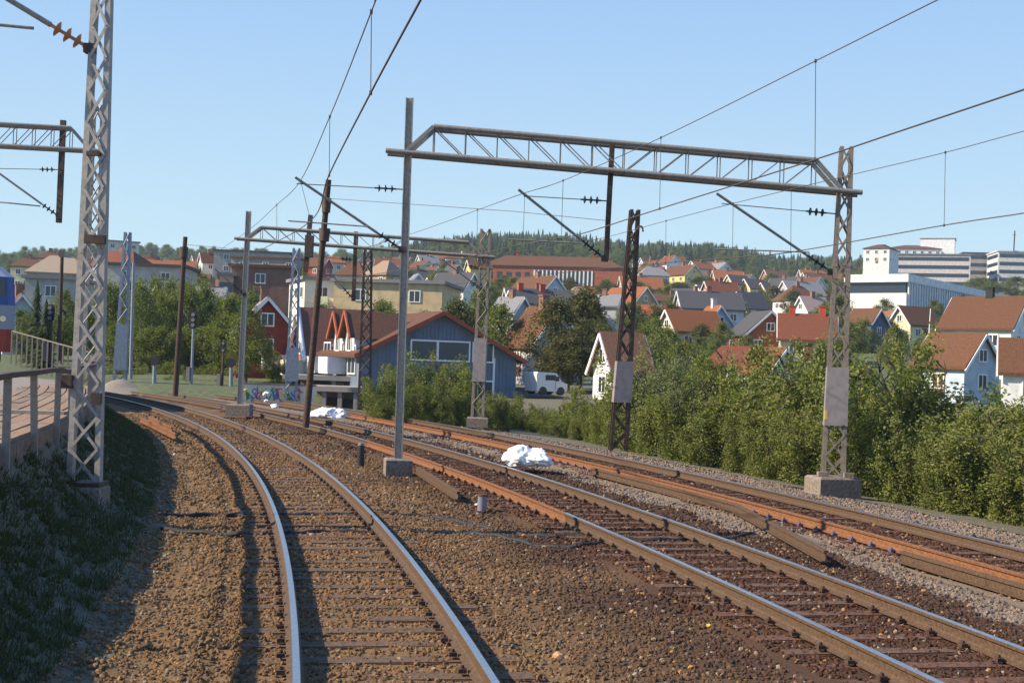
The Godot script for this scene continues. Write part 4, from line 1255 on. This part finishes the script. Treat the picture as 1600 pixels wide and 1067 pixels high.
	house("yellow house in front of the brick school", 748, 408, 300, 34, 28, 12, 18, YELLOW, BROWN_ROOF, false, 1)
	house("orange roofed villa on the hill behind the leaning pole", 520, 402, 350, 36, 26, 9, 10, CREAM, ORANGE_ROOF, true, 0)
	house("small red house on the hill beside the leaning pole", 500, 404, 300, 30, 24, 12, -30, RED, BROWN_ROOF, false, 1)
	# school
	var sc := house("long red brick school with wide brown roof on the hill", 868, 402, 330, 215, 70, 17, -9, BRICK, BROWN_ROOF, true, 2, false, RED)
	for i in 14: slab("window_bay", sc, Vector3(-4.0 + i * 1.05, 3.9, 5.8), Vector3(0.62, 3.6, 0.12), M.glass)
	for i in 15: slab("window_pier", sc, Vector3(-4.52 + i * 1.05, 3.9, 5.84), Vector3(0.38, 3.8, 0.2), M.trim)
	for i in 5: slab("classroom_window", sc, Vector3(-16 + i * 2.4, 4.4, 5.8), Vector3(1.2, 1.6, 0.12), M.glass)
	# right half
	house("white house with large brown roof standing above the white gable", 1548, 466, 128, 110, 110, 48, -42, WHITE, BROWN_ROOF, false, 1, true, [0.05, 0.05, 0.05])
	house("pale blue white gable house with brown roof behind tall bushes", 1497, 524, 98, 95, 82, 46, -58, PALEBLUE, BROWN_ROOF, false, 0)
	house("white house with brown roof at the end of bushes", 1612, 533, 88, 80, 80, 46, -20, WHITE, BROWN_ROOF, false, 0)
	house("cream house with red roof and two bright red chimneys", 1262, 493, 145, 82, 62, 36, -10, CREAM, REDBROWN, false, 2, true, [0.55, 0.09, 0.05])
	house("pale blue gable house with red brown roof behind bushes", 1205, 546, 108, 65, 62, 34, -62, PALEBLUE, REDBROWN, false, 0)
	house("low house with wide red brown roof beside pale blue gable", 1150, 544, 116, 85, 60, 26, -15, [0.4, 0.12, 0.07], REDBROWN, true, 0)
	house("cream gabled house with brown roof below the white hall", 1430, 481, 185, 62, 46, 26, 28, CREAM, BROWN_ROOF, false, 0)
	house("dark blue house with brown roof below the white hall", 1356, 484, 180, 44, 42, 20, -50, DARKBLUE, BROWN_ROOF, false, 0)
	house("small cream house with orange roof between brown roofed houses", 1388, 488, 190, 26, 30, 14, -75, CREAM, ORANGE_ROOF, false, 0)
	house("white gable house with faded pink roof above the red chimneys", 1270, 465, 230, 44, 38, 22, 25, WHITE, PINK_ROOF, false, 1)
	for i in 3: house("yellow terrace gable house in the row below ridge", 1152 + i * 26, 431 + i * 6, 330, 34, 28, 14, 28, YELLOW, [0.13, 0.1, 0.1], false, 0)
	house("tan house with dark roof beside the yellow terrace", 1225, 436, 330, 40, 36, 14, -30, TAN, DARK_ROOF, false, 1)
	house("red brown gable house with white edges and dark roof", 1190, 489, 150, 90, 78, 34, -82, [0.3, 0.1, 0.06], DARK_ROOF, false, 0)
	house("grey white gable house with black roof above red brown gable", 1172, 458, 240, 46, 42, 24, 28, WHITE, DARK_ROOF, false, 0)
	house("cream gable house with long bright orange roof", 1080, 487, 155, 85, 56, 30, 24, CREAM, ORANGE_ROOF, false, 0)
	house("white house with steep orange cross gable and pale chimney", 1116, 480, 160, 56, 52, 32, -78, PALEBLUE, ORANGE_ROOF, false, 1, true, [0.6, 0.6, 0.6])
	house("white house with flat looking orange red roof behind dark tree", 1024, 479, 195, 72, 40, 18, 4, WHITE, [0.5, 0.13, 0.07], false, 0)
	house("white house with brown roof behind the riveted lattice mast", 972, 524, 84, 62, 66, 48, 24, WHITE, [0.3, 0.15, 0.09], false, 0)
	house("pale grey house with tall brown roof beside the dark tree", 850, 482, 104, 90, 88, 56, -62, [0.5, 0.5, 0.52], BROWN_ROOF, false, 1)
	house("white house with grey roof and red chimneys below the school", 830, 456, 170, 66, 44, 18, 20, WHITE, DARK_ROOF, false, 2, true, [0.5, 0.12, 0.08])
	house("grey roofed house at the corner below the school", 800, 466, 165, 44, 44, 22, -40, GREY, GREY_ROOF, false, 1)
	house("small tan house below the school windows", 905, 450, 240, 40, 36, 12, 15, TAN, [0.4, 0.26, 0.18], true, 0)
	house("grey house with pale roof behind the dark tree", 945, 462, 200, 50, 40, 16, -20, GREY, GREY_ROOF, false, 1)
	house("grey wooden house with white edges on the middle hillside", 1065, 452, 280, 36, 30, 12, -30, GREY, DARK_ROOF, false, 0)
	house("brown roofed long house on the middle hillside", 1050, 462, 260, 70, 34, 10, 8, TAN, BROWN_ROOF, false, 1)
	house("white cottage with dark roof on the middle hillside", 1105, 446, 320, 34, 28, 10, 20, WHITE, DARK_ROOF, false, 1)
	for q in [["white cubic villa on the hill under the conifers", 995, 1018, 414, 500.0, WHITE, 7.0], ["grey cubic villa on the hill beside white villas", 1024, 1048, 420, 490.0, GREY, 6.0], ["white stepped villa on the hill beside the dark trees", 1060, 1090, 417, 480.0, WHITE, 7.5], ["low white villa in front of the cubic villas", 1028, 1056, 434, 430.0, WHITE, 5.0]]:
		block("villa", q[0], q[1], q[2], q[3], q[4], q[6], 8, 24, q[5], 2, true)
	var fw := [["white", WHITE], ["white", WHITE], ["cream", CREAM], ["grey", GREY], ["red", BRICK], ["yellow", YELLOW], ["pale blue", PALEBLUE], ["tan", TAN], ["white", WHITE]]
	var fr := [["orange", ORANGE_ROOF], ["red brown", REDBROWN], ["dark", DARK_ROOF], ["brown", BROWN_ROOF], ["brown", BROWN_ROOF], ["grey", GREY_ROOF]]
	var placed := []
	for o in get_children():
		if String(o.name).begins_with("house"): placed.append(o.position)
	var made := 0
	for k in 900:
		if made >= 80: break
		var px := rng.randf_range(470, 1480) if rng.randf() < 0.85 else rng.randf_range(120, 470)
		var d := rng.randf_range(150, 560)
		var q := P(px, 500, d)
		var ok := true
		for e in placed:
			if Vector2(e.x - q.x, (e.z - q.z) * 0.55).length() < 9.5: ok = false
		if absf(px - 870) < 125 and d > 240: ok = false
		if px > 1310: ok = false
		if px < 730 and d < 250: ok = false
		if not ok: continue
		placed.append(q)
		made += 1
		var gy := hill(q.x, d)
		var hh := rng.randf_range(5.2, 7.2)
		var top := (horizon(px) - (gy + hh - EYE) * F / d)
		var w: Array = fw[rng.randi() % fw.size()]
		var rf: Array = fr[rng.randi() % fr.size()]
		var ppm := F / d
		house("small %s house with %s roof among the packed hillside houses" % [w[0], rf[0]], px, top, d, rng.randf_range(7, 10.5) * ppm, rng.randf_range(6, 7.5) * ppm, rng.randf_range(2.4, 3.6) * ppm, [-70, -55, -30, 20, 28, 10][rng.randi() % 6] + rng.randf_range(-6, 6), w[1], rf[1], rng.randf() < 0.15, 1)
	# white hall with finned side
	var c := P(1418, 428, 270)
	var hall := thing("white_hall", "large white hall with dark window band and finned grey side", "building", c - Vector3(0, 9, 0), 0.0)
	var yw := deg_to_rad(38.0)
	var ex := Vector3(-0.8, 0, -0.6)
	var ez := Vector3(0.6, 0, -0.8)
	var box_on := func(nm: String, u0: float, u1: float, w0: float, w1: float, y0: float, y1: float, m: Material):
		var b := MB.new()
		var lo := [ex * u0 + ez * w0, ex * u0 + ez * w1, ex * u1 + ez * w1, ex * u1 + ez * w0]
		b.prism([lo[0] + Vector3(0, y0, 0), lo[1] + Vector3(0, y0, 0), lo[2] + Vector3(0, y0, 0), lo[3] + Vector3(0, y0, 0)], Vector3(0, y1 - y0, 0))
		return part(nm, b.mesh(m), hall)
	box_on.call("wall", 0.0, 13.2, 0.0, 92.0, -6.0, 5.0, paint(WHITE))
	box_on.call("window_band", 0.2, 13.0, 0.2, 91.8, 5.0, 7.3, M.glass)
	box_on.call("roof_edge", -0.5, 13.7, -0.5, 92.5, 7.3, 9.0, paint([0.8, 0.8, 0.8]))
	for i in 56: box_on.call("fin", -0.35, 0.0, i * 1.62 + 0.5, i * 1.62 + 1.3, -2.0, 7.3, paint([0.75, 0.75, 0.76]))
	for i in 55: box_on.call("side_window", -0.06, -0.01, i * 1.62 + 1.35, i * 1.62 + 2.05, -1.0, 7.0, M.glass)
	# hospital on the crest
	block("hospital_wing", "striped grey and white block on the hill with window bands", 1398, 1512, 398, 470, 13, 18, -16, [0.66, 0.61, 0.6], 4, true, GREY_ROOF)
	var hb := house("white square block with brown hipped roof on hill", 1378, 383, 460, 40, 60, 8, -30, WHITE, BROWN_ROOF, true, 0)
	house("brown hipped roof top storey behind the striped block", 1425, 384, 485, 80, 70, 8, -10, WHITE, BROWN_ROOF, true, 0)
	block("roof_plant", "white box shaped plant room on top of striped block", 1442, 1490, 372, 480, 8, 12, -20, [0.85, 0.85, 0.85], 0, false, WHITE)
	block("hospital_wing", "dark balcony block to the right of striped block", 1508, 1570, 396, 500, 14, 16, -8, [0.42, 0.38, 0.37], 4, true, DARK_ROOF)
	block("hospital_wing", "white topped pale block at the end of hill", 1563, 1660, 394, 480, 14, 16, -6, [0.72, 0.69, 0.67], 4, true, WHITE)
	var an := P(1585, 392, 480)
	var at := thing("antenna_mast", "thin antenna mast on the white topped pale block", "antenna", an)
	bar("pole", at, Vector3.ZERO, Vector3(0.2, 7.6, 0), 0.35, 0.35, M.dark_steel)
	bar("cross_arm", at, Vector3(-0.7, 6.0, 0), Vector3(0.8, 6.0, 0), 0.12, 0.12, M.dark_steel)
	var fp := P(1450, 560, 120)
	var fl := thing("flag_pole", "white flag pole beside the pale blue white gable house", "pole", fp)
	var fb := MB.new()
	fb.tube(Vector3.ZERO, P(1455, 482, 120) - fp, 0.07, 0.04, 8)
	part("shaft", fb.mesh(M.trim), fl)

# ---------------------------------------------------------------- plants
var crowns := {}
func crown_mesh(sd: int, leaves: int, clumps: int, leaf: float, c0: Color, c1: Color, upright := false, asp := 0.42) -> ArrayMesh:
	# unit crown: x, z within -1..1, y within 0..1; leaf size is relative to a crown one metre in radius
	var r := RandomNumberGenerator.new()
	r.seed = sd
	var mb := MB.new()
	var cs := []
	var plumes := []
	for i in 9: plumes.append([TAU * i / 9 + r.randf_range(-0.3, 0.3), r.randf_range(0.5, 1.0) if i > 0 else 1.0, r.randf_range(0.15, 0.8)])
	for i in clumps:
		var y := r.randf()
		var wy := sin(PI * clampf(y * 0.86 + 0.12, 0.0, 1.0))
		var a := r.randf() * TAU
		var q := sqrt(r.randf()) * wy * 0.85
		if upright:      # plumes of uneven height fanning out from the foot
			var pl: Array = plumes[r.randi() % plumes.size()]
			y = pow(r.randf(), 0.8) * pl[1]
			var c: Vector2 = Vector2(cos(pl[0]), sin(pl[0])) * pl[2] * (0.25 + 0.75 * y)
			var e: float = (0.42 - 0.26 * y / pl[1]) * sqrt(r.randf())
			var xy: Vector2 = c + Vector2(cos(a), sin(a)) * e
			cs.append([Vector3(xy.x, y * 0.92 + 0.03, xy.y), r.randf_range(0.07, 0.2), r.randf()])
			continue
		cs.append([Vector3(cos(a) * q, y * 0.88 + 0.04, sin(a) * q), r.randf_range(0.12, 0.3), r.randf()])
	for i in leaves:
		var c: Array = cs[r.randi() % clumps]
		var o := Vector3(r.randfn(), r.randfn(), r.randfn()) * 0.5
		if o.length() > 1.25: o = o.normalized() * 1.25
		var p: Vector3 = c[0] + o * Vector3(c[1], c[1] * (0.75 if upright else 0.5), c[1])
		if p.y < 0.0: p.y = r.randf() * 0.1
		var nrm := Vector3(r.randfn(), r.randfn() + 0.5, r.randfn()).normalized()
		var u := nrm.cross(Vector3(r.randfn(), r.randfn(), r.randfn())).normalized()
		var w := nrm.cross(u)
		u.y *= asp; w.y *= asp
		var sz := leaf * r.randf_range(0.6, 1.3)
		var k := clampf(c[2] * 0.6 + r.randf() * 0.5, 0, 1)
		mb.col = c0.lerp(c1, k)
		mb.trin(p - u * sz, p - w * sz * 0.5, p + u * sz, nrm, nrm, nrm)
		mb.trin(p - u * sz, p + u * sz, p + w * sz * 0.5, nrm, nrm, nrm)
	return mb.mesh(M.leaf)
func conifer_mesh(sd: int) -> ArrayMesh:
	var r := RandomNumberGenerator.new()
	r.seed = sd
	var mb := MB.new()
	for i in 420:
		var y := r.randf()
		var rad := pow(1.0 - y, 0.75) * 0.92 + 0.06
		var a := r.randf() * TAU
		var p := Vector3(cos(a), 0, sin(a))
		var t := Vector3(-sin(a), 0, cos(a))
		var q := rad * r.randf_range(0.35, 1.0)
		mb.col = Color(0.055, 0.07, 0.03).lerp(Color(0.085, 0.105, 0.045), r.randf())
		var tip := p * q + Vector3(0, y - 0.05, 0)
		var b := p * q * 0.3 + Vector3(0, y + 0.03, 0)
		mb.tri(b - t * 0.1 * (1.2 - y), tip, b + t * 0.1 * (1.2 - y))
	return mb.mesh(M.leaf)
func trunk_mesh(sd: int, stems: int, m: Material, spread := 0.5) -> ArrayMesh:
	var r := RandomNumberGenerator.new()
	r.seed = sd
	var mb := MB.new()
	for i in stems:
		var a := r.randf() * TAU
		var b0 := Vector3(cos(a), 0, sin(a)) * 0.12 * (1 if stems > 1 else 0)
		var prev := b0
		var rad := 0.03 if stems > 1 else 0.075
		for k in 5:
			var h := (k + 1) / 5.0
			var nx := b0 + Vector3(cos(a) * spread * h * h + r.randf_range(-0.05, 0.05), h * r.randf_range(0.85, 0.95), sin(a) * spread * h * h + r.randf_range(-0.05, 0.05))
			mb.tube(prev, nx, rad * (1 - 0.17 * k), rad * (1 - 0.17 * (k + 1)), 6, false)
			if k > 0:
				for e in 2:
					var aa := r.randf() * TAU
					mb.tube(nx, nx + Vector3(cos(aa) * 0.45, 0.16, sin(aa) * 0.45) * (1.1 - h * 0.6), rad * 0.4, rad * 0.1, 4, false)
			prev = nx
	return mb.mesh(m)
func plant(called: String, label: String, category: String, group: String, at: Vector3, rad: float, hgt: float, crown: Mesh, trunk: Mesh, lift := 0.0):
	var o := thing(called, label, category, at, rng.randf() * TAU, group)
	part("crown", crown, o, Transform3D(Basis.from_scale(Vector3(rad, hgt * (1 - lift), rad)), Vector3(0, hgt * lift, 0)))
	part("trunk", trunk, o, Transform3D(Basis.from_scale(Vector3(minf(rad, hgt * 0.3), hgt * 0.92, minf(rad, hgt * 0.3))), Vector3(0, -0.15, 0)))
func vegetation():
	var g0 := Color(0.14, 0.15, 0.042)
	var g1 := Color(0.28, 0.29, 0.1)
	var bush := []
	for i in 4: bush.append(crown_mesh(100 + i, 7800, 170, 0.037, g0, g1, true))
	var wil := []
	for i in 2: wil.append(crown_mesh(120 + i, 8000, 140, 0.034, Color(0.14, 0.15, 0.075), Color(0.26, 0.27, 0.14), true))
	var dec := []
	for i in 4: dec.append(crown_mesh(140 + i, 7000, 80, 0.05, Color(0.115, 0.13, 0.035), Color(0.25, 0.265, 0.085), false, 0.32))
	var dark := []
	for i in 2: dark.append(crown_mesh(160 + i, 7000, 80, 0.048, Color(0.1, 0.095, 0.042), Color(0.17, 0.155, 0.072), false, 0.35))
	var stems := [trunk_mesh(1, 6, M.bark), trunk_mesh(2, 5, M.bark)]
	var trunks := [trunk_mesh(3, 1, M.bark, 0.05), trunk_mesh(4, 1, M.bark, 0.08)]
	var birch := [trunk_mesh(5, 2, M.birch, 0.2), trunk_mesh(6, 1, M.birch, 0.05)]
	var con := [conifer_mesh(1), conifer_mesh(2), conifer_mesh(3)]
	# the hedge of bushes along the right track
	var front := [[790, 64.0], [880, 55.0], [1000, 44.0], [1150, 36.5], [1340, 31.5], [1480, 28.0], [1600, 25.5], [1800, 22.0], [2000, 19.5]]
	var tops := [[790, 612], [830, 642], [900, 624], [950, 606], [1000, 556], [1060, 544], [1120, 556], [1170, 562], [1210, 550], [1260, 528], [1310, 524], [1380, 514], [1440, 526], [1490, 566], [1540, 590], [1600, 618], [1800, 600]]
	for row in 3:
		var px := 806.0 + row * 9
		while px < 2000:
			var d: float = lerp_table(front, px) + [0.6, 2.3, 4.6][row] + rng.randf_range(-0.5, 0.5)
			var ty: float = lerp_table(tops, px) + rng.randf_range(-14, 12)
			var tp := P(px, ty, d)
			var gy := near_h(tp.x, d) if toff(2, tp.x, d) < 9 else -0.9
			var full := tp.y - gy
			var h: float = full * [0.62, 0.97, 1.16][row] * rng.randf_range(0.74, 1.1)
			h = maxf(h, 0.9)
			var rad := clampf(h * 0.48, 0.7, 1.7) * rng.randf_range(0.8, 1.25)
			var pale := px > 985 and px < 1110 and row > 0
			plant("roadside_bush", "pale willow bush in the hedge along the right track" if pale else ["low leafy bush at the front of the hedge along right track", "green leafy bush in the middle of the hedge along right track", "tall leafy bush at the back of the hedge along right track"][row], "bush", "willow bushes along the right track" if pale else "bushes along the right track", Vector3(tp.x, gy - 0.05, -d), rad, h, wil[rng.randi() % 2] if pale else bush[rng.randi() % 4], stems[rng.randi() % 2])
			px += rad * F / d * [0.78, 0.82, 0.88][row]
	# bushes in front of the blue house
	for q in [[590, 583, 57], [612, 575, 58], [640, 562, 60], [668, 548, 61], [700, 556, 60], [722, 575, 59], [600, 612, 54], [632, 600, 55], [660, 596, 55], [690, 598, 55], [716, 604, 56], [735, 590, 60], [770, 605, 58], [785, 615, 56], [760, 622, 55], [800, 612, 62]]:
		var tp := P(q[0], q[1], q[2])
		var gy := near_h(tp.x, q[2]) - 0.1
		var h: float = tp.y - gy
		plant("roadside_bush", "bright leafy bush in front of the blue gable", "bush", "bushes before the blue gable", Vector3(tp.x, gy, tp.z), clampf(h * 0.5, 0.7, 1.5), h, bush[rng.randi() % 4], stems[0])
	# birches and trees: px, top y, depth, radius, kind
	var lefts := []
	for i in 13: lefts.append([168 + i * 19.0 + rng.randf_range(-5, 5), 446 + rng.randf_range(-22, 16), 106 + rng.randf_range(-3, 6)])
	for i in 9: lefts.append([180 + i * 25.0 + rng.randf_range(-6, 6), 500 + rng.randf_range(-20, 20), 98 + rng.randf_range(-2, 2)])
	for q in lefts:
		var tp := P(q[0], q[1], q[2])
		var gy := hill(tp.x, q[2]) - 0.3
		plant("birch_tree", "slender green birch in the grove behind the signals", "tree", "birches behind the signals", Vector3(tp.x, gy, tp.z), rng.randf_range(1.5, 2.3), tp.y - gy, dec[rng.randi() % 4], birch[rng.randi() % 2], 0.12)
	for i in 16:
		var px := 165.0 + i * 17
		var tp := P(px, 572 + rng.randf_range(-14, 10), 94)
		var gy := -0.5
		plant("low_bush", "low bush under the birches behind the signals", "bush", "undergrowth below the birches", Vector3(tp.x, gy, tp.z), 1.1, tp.y - gy, bush[i % 4], stems[1])
	for i in 17:
		var px := 176.0 + i * 19 + rng.randf_range(-5, 5)
		var tp := P(px, 588 + rng.randf_range(-8, 8) + i * 0.5, 88)
		plant("low_bush", "small weedy shrub on the flat ground between signals and birches", "bush", "shrubs between signals and birches", Vector3(tp.x, -0.4, tp.z), rng.randf_range(0.6, 1.0), maxf(0.5, tp.y + 0.4), bush[i % 4], stems[1])
	var trees := [
		[388, 470, 88, 2.0, "dec", "leafy tree in front of the dark red house"], [428, 560, 90, 1.0, "dec", "small tree beside the white balcony of red house"],
		[502, 470, 120, 2.0, "dec", "round tree below the white canopy building"], [600, 468, 125, 2.4, "dec", "tree in front of the cream apartments"],
		[715, 465, 100, 2.6, "dark", "dark tree behind the blue gable"], [748, 446, 110, 3.0, "dec", "tall tree behind the second gantry mast"], [782, 470, 105, 2.6, "dec", "broad tree to the right of blue gable"], [770, 530, 92, 2.2, "dec", "lower tree to the right of blue gable"],
		[868, 462, 92, 2.7, "dark", "large olive tree beside the tall brown roof"], [912, 446, 96, 3.0, "dark", "large dark tree before the white house"], [940, 500, 92, 2.2, "dark", "small dark tree beside the white brown roofed house"], [892, 520, 90, 2.3, "dark", "lower dark tree above the white van"],
		[1015, 500, 88, 1.8, "dec", "tree between white house and orange roofs"], [1042, 508, 92, 2.0, "dec", "round tree below the orange roof"], [1068, 530, 86, 1.8, "dec", "leafy tree below the cream orange gable"], [1095, 545, 88, 1.6, "dec", "small tree left of the low red roof"],
		[1130, 500, 140, 1.8, "dec", "tree beside the orange cross gable"], [1165, 520, 120, 1.6, "dec", "tree in front of the red brown gable"], [1060, 440, 320, 5.0, "dark", "dark tree group beside the stepped villa"], [1095, 432, 330, 5.0, "dark", "dark tree below the stepped villa"],
		[1312, 456, 190, 3.2, "dec", "round green tree behind the plated lattice mast"], [1290, 470, 200, 2.6, "dec", "green tree beside the faded pink roof"], [1330, 500, 150, 2.2, "dec", "tree below the white hall"], [1400, 505, 125, 2.0, "dec", "tree below the cream gabled house"],
		[1240, 452, 260, 3.4, "dark", "dark tree right of the yellow terrace"], [1210, 446, 300, 4.0, "dark", "dark tree behind the yellow terrace"], [1535, 432, 400, 7.0, "dec", "tree in front of the dark balcony block"], [1590, 430, 400, 6.0, "dec", "tree below the pale end block"],
		[985, 470, 180, 2.6, "dec", "tree behind the riveted lattice mast"], [1000, 440, 300, 4.5, "dark", "dark tree below the cubic villas"], [1130, 470, 230, 3.0, "dec", "tree above the orange cross gable"],
		[640, 418, 260, 4.0, "dec", "tree beside the tan hipped roof"], [690, 418, 260, 4.0, "dec", "tree above the grey roofed house"], [735, 420, 300, 4.5, "dec", "tree in front of the brick school"], [580, 415, 280, 4.0, "dec", "tree between the hipped roofs"],
		[470, 412, 260, 3.5, "dec", "tree left of the leaning pole on hill"], [310, 415, 250, 3.6, "dec", "tree beside the steep red roof"], [350, 470, 130, 2.2, "dec", "tree below the banded block"], [255, 425, 240, 3.5, "dec", "tree behind the low dark roofed building"],
		[58, 440, 100, 1.8, "con", "dark conifer beside the yard signal"], [72, 470, 96, 1.8, "con", "second dark conifer beside the yard signal"], [100, 448, 105, 2.0, "dec", "leafy tree behind the yard mast"], [35, 480, 110, 2.0, "dec", "tree behind the train"], [120, 470, 110, 2.2, "dec", "tree behind the tall lattice mast"]]
	for q in trees:
		var tp := P(q[0], q[1], q[2])
		var gy := hill(tp.x, q[2]) - 0.3
		var h := maxf(tp.y - gy, 2.5)
		if h > 14.0:
			gy = tp.y - 14.0; h = 14.0
		if q[4] == "con": plant("conifer_tree", q[5], "tree", "", Vector3(tp.x, gy, tp.z), q[3], h, con[rng.randi() % 3], trunks[0], 0.08)
		else: plant("broadleaf_tree", q[5], "tree", "", Vector3(tp.x, gy, tp.z), q[3], h, (dark if q[4] == "dark" else dec)[rng.randi() % 2], trunks[rng.randi() % 2], 0.15)
	# the wooded ridge and the greenery between the far houses: nobody could count them
	var sets := [[con[0], [], "conifer_wood", "dark conifer wood along the crest of the hill"], [con[1], [], "spruce_wood", "spruce wood mixed along the hill crest"], [dec[0], [], "hillside_greenery", "mass of green trees between the hillside houses"], [dark[0], [], "hillside_thicket", "dark thicket of trees between the hillside houses"]]
	for i in 4200:
		var px := rng.randf_range(-250, 1850)
		var d := sqrt(rng.randf_range(560.0 * 560, 1080.0 * 1080))
		var dens: float = lerp_table([[-250, 0.25], [300, 0.3], [560, 0.4], [650, 0.9], [760, 1.0], [1320, 1.0], [1400, 0.6], [1850, 0.6]], px)
		if d < 760 and px < 640: dens *= 0.5
		if rng.randf() > dens: continue
		var x := (px - 800) / F * d
		var h := rng.randf_range(8, 15)
		var is_con := px > 600 and px < 1420 and rng.randf() < 0.66
		var at := Vector3(x, hill(x, d) - 0.5, -d)
		if is_con: sets[i % 2][1].append(Transform3D(Basis(Vector3.UP, rng.randf() * TAU) * Basis.from_scale(Vector3(h * 0.3, h * 0.85, h * 0.3)), at))
		else: sets[2][1].append(Transform3D(Basis(Vector3.UP, rng.randf() * TAU) * Basis.from_scale(Vector3(h * 0.38, h * 0.75, h * 0.38)), at))
	for i in 1700:
		var px := rng.randf_range(-200, 1800)
		var d := sqrt(rng.randf_range(125.0 * 125, 600.0 * 600))
		var x := (px - 800) / F * d
		var h := rng.randf_range(2.4, 6.2)
		sets[2 + (1 if rng.randf() < 0.35 else 0)][1].append(Transform3D(Basis(Vector3.UP, rng.randf() * TAU) * Basis.from_scale(Vector3(h * 0.5, h, h * 0.5)), Vector3(x, hill(x, d) - 0.5, -d)))
	for s in sets:
		var mm := MultiMesh.new()
		mm.transform_format = MultiMesh.TRANSFORM_3D
		mm.mesh = s[0]
		mm.instance_count = s[1].size()
		for i in s[1].size(): mm.set_instance_transform(i, s[1][i])
		var mi := MultiMeshInstance3D.new()
		mi.name = s[2]
		mi.multimesh = mm
		mi.set_meta("kind", "stuff")
		tag(mi, s[3], "wood")
		add_child(mi)
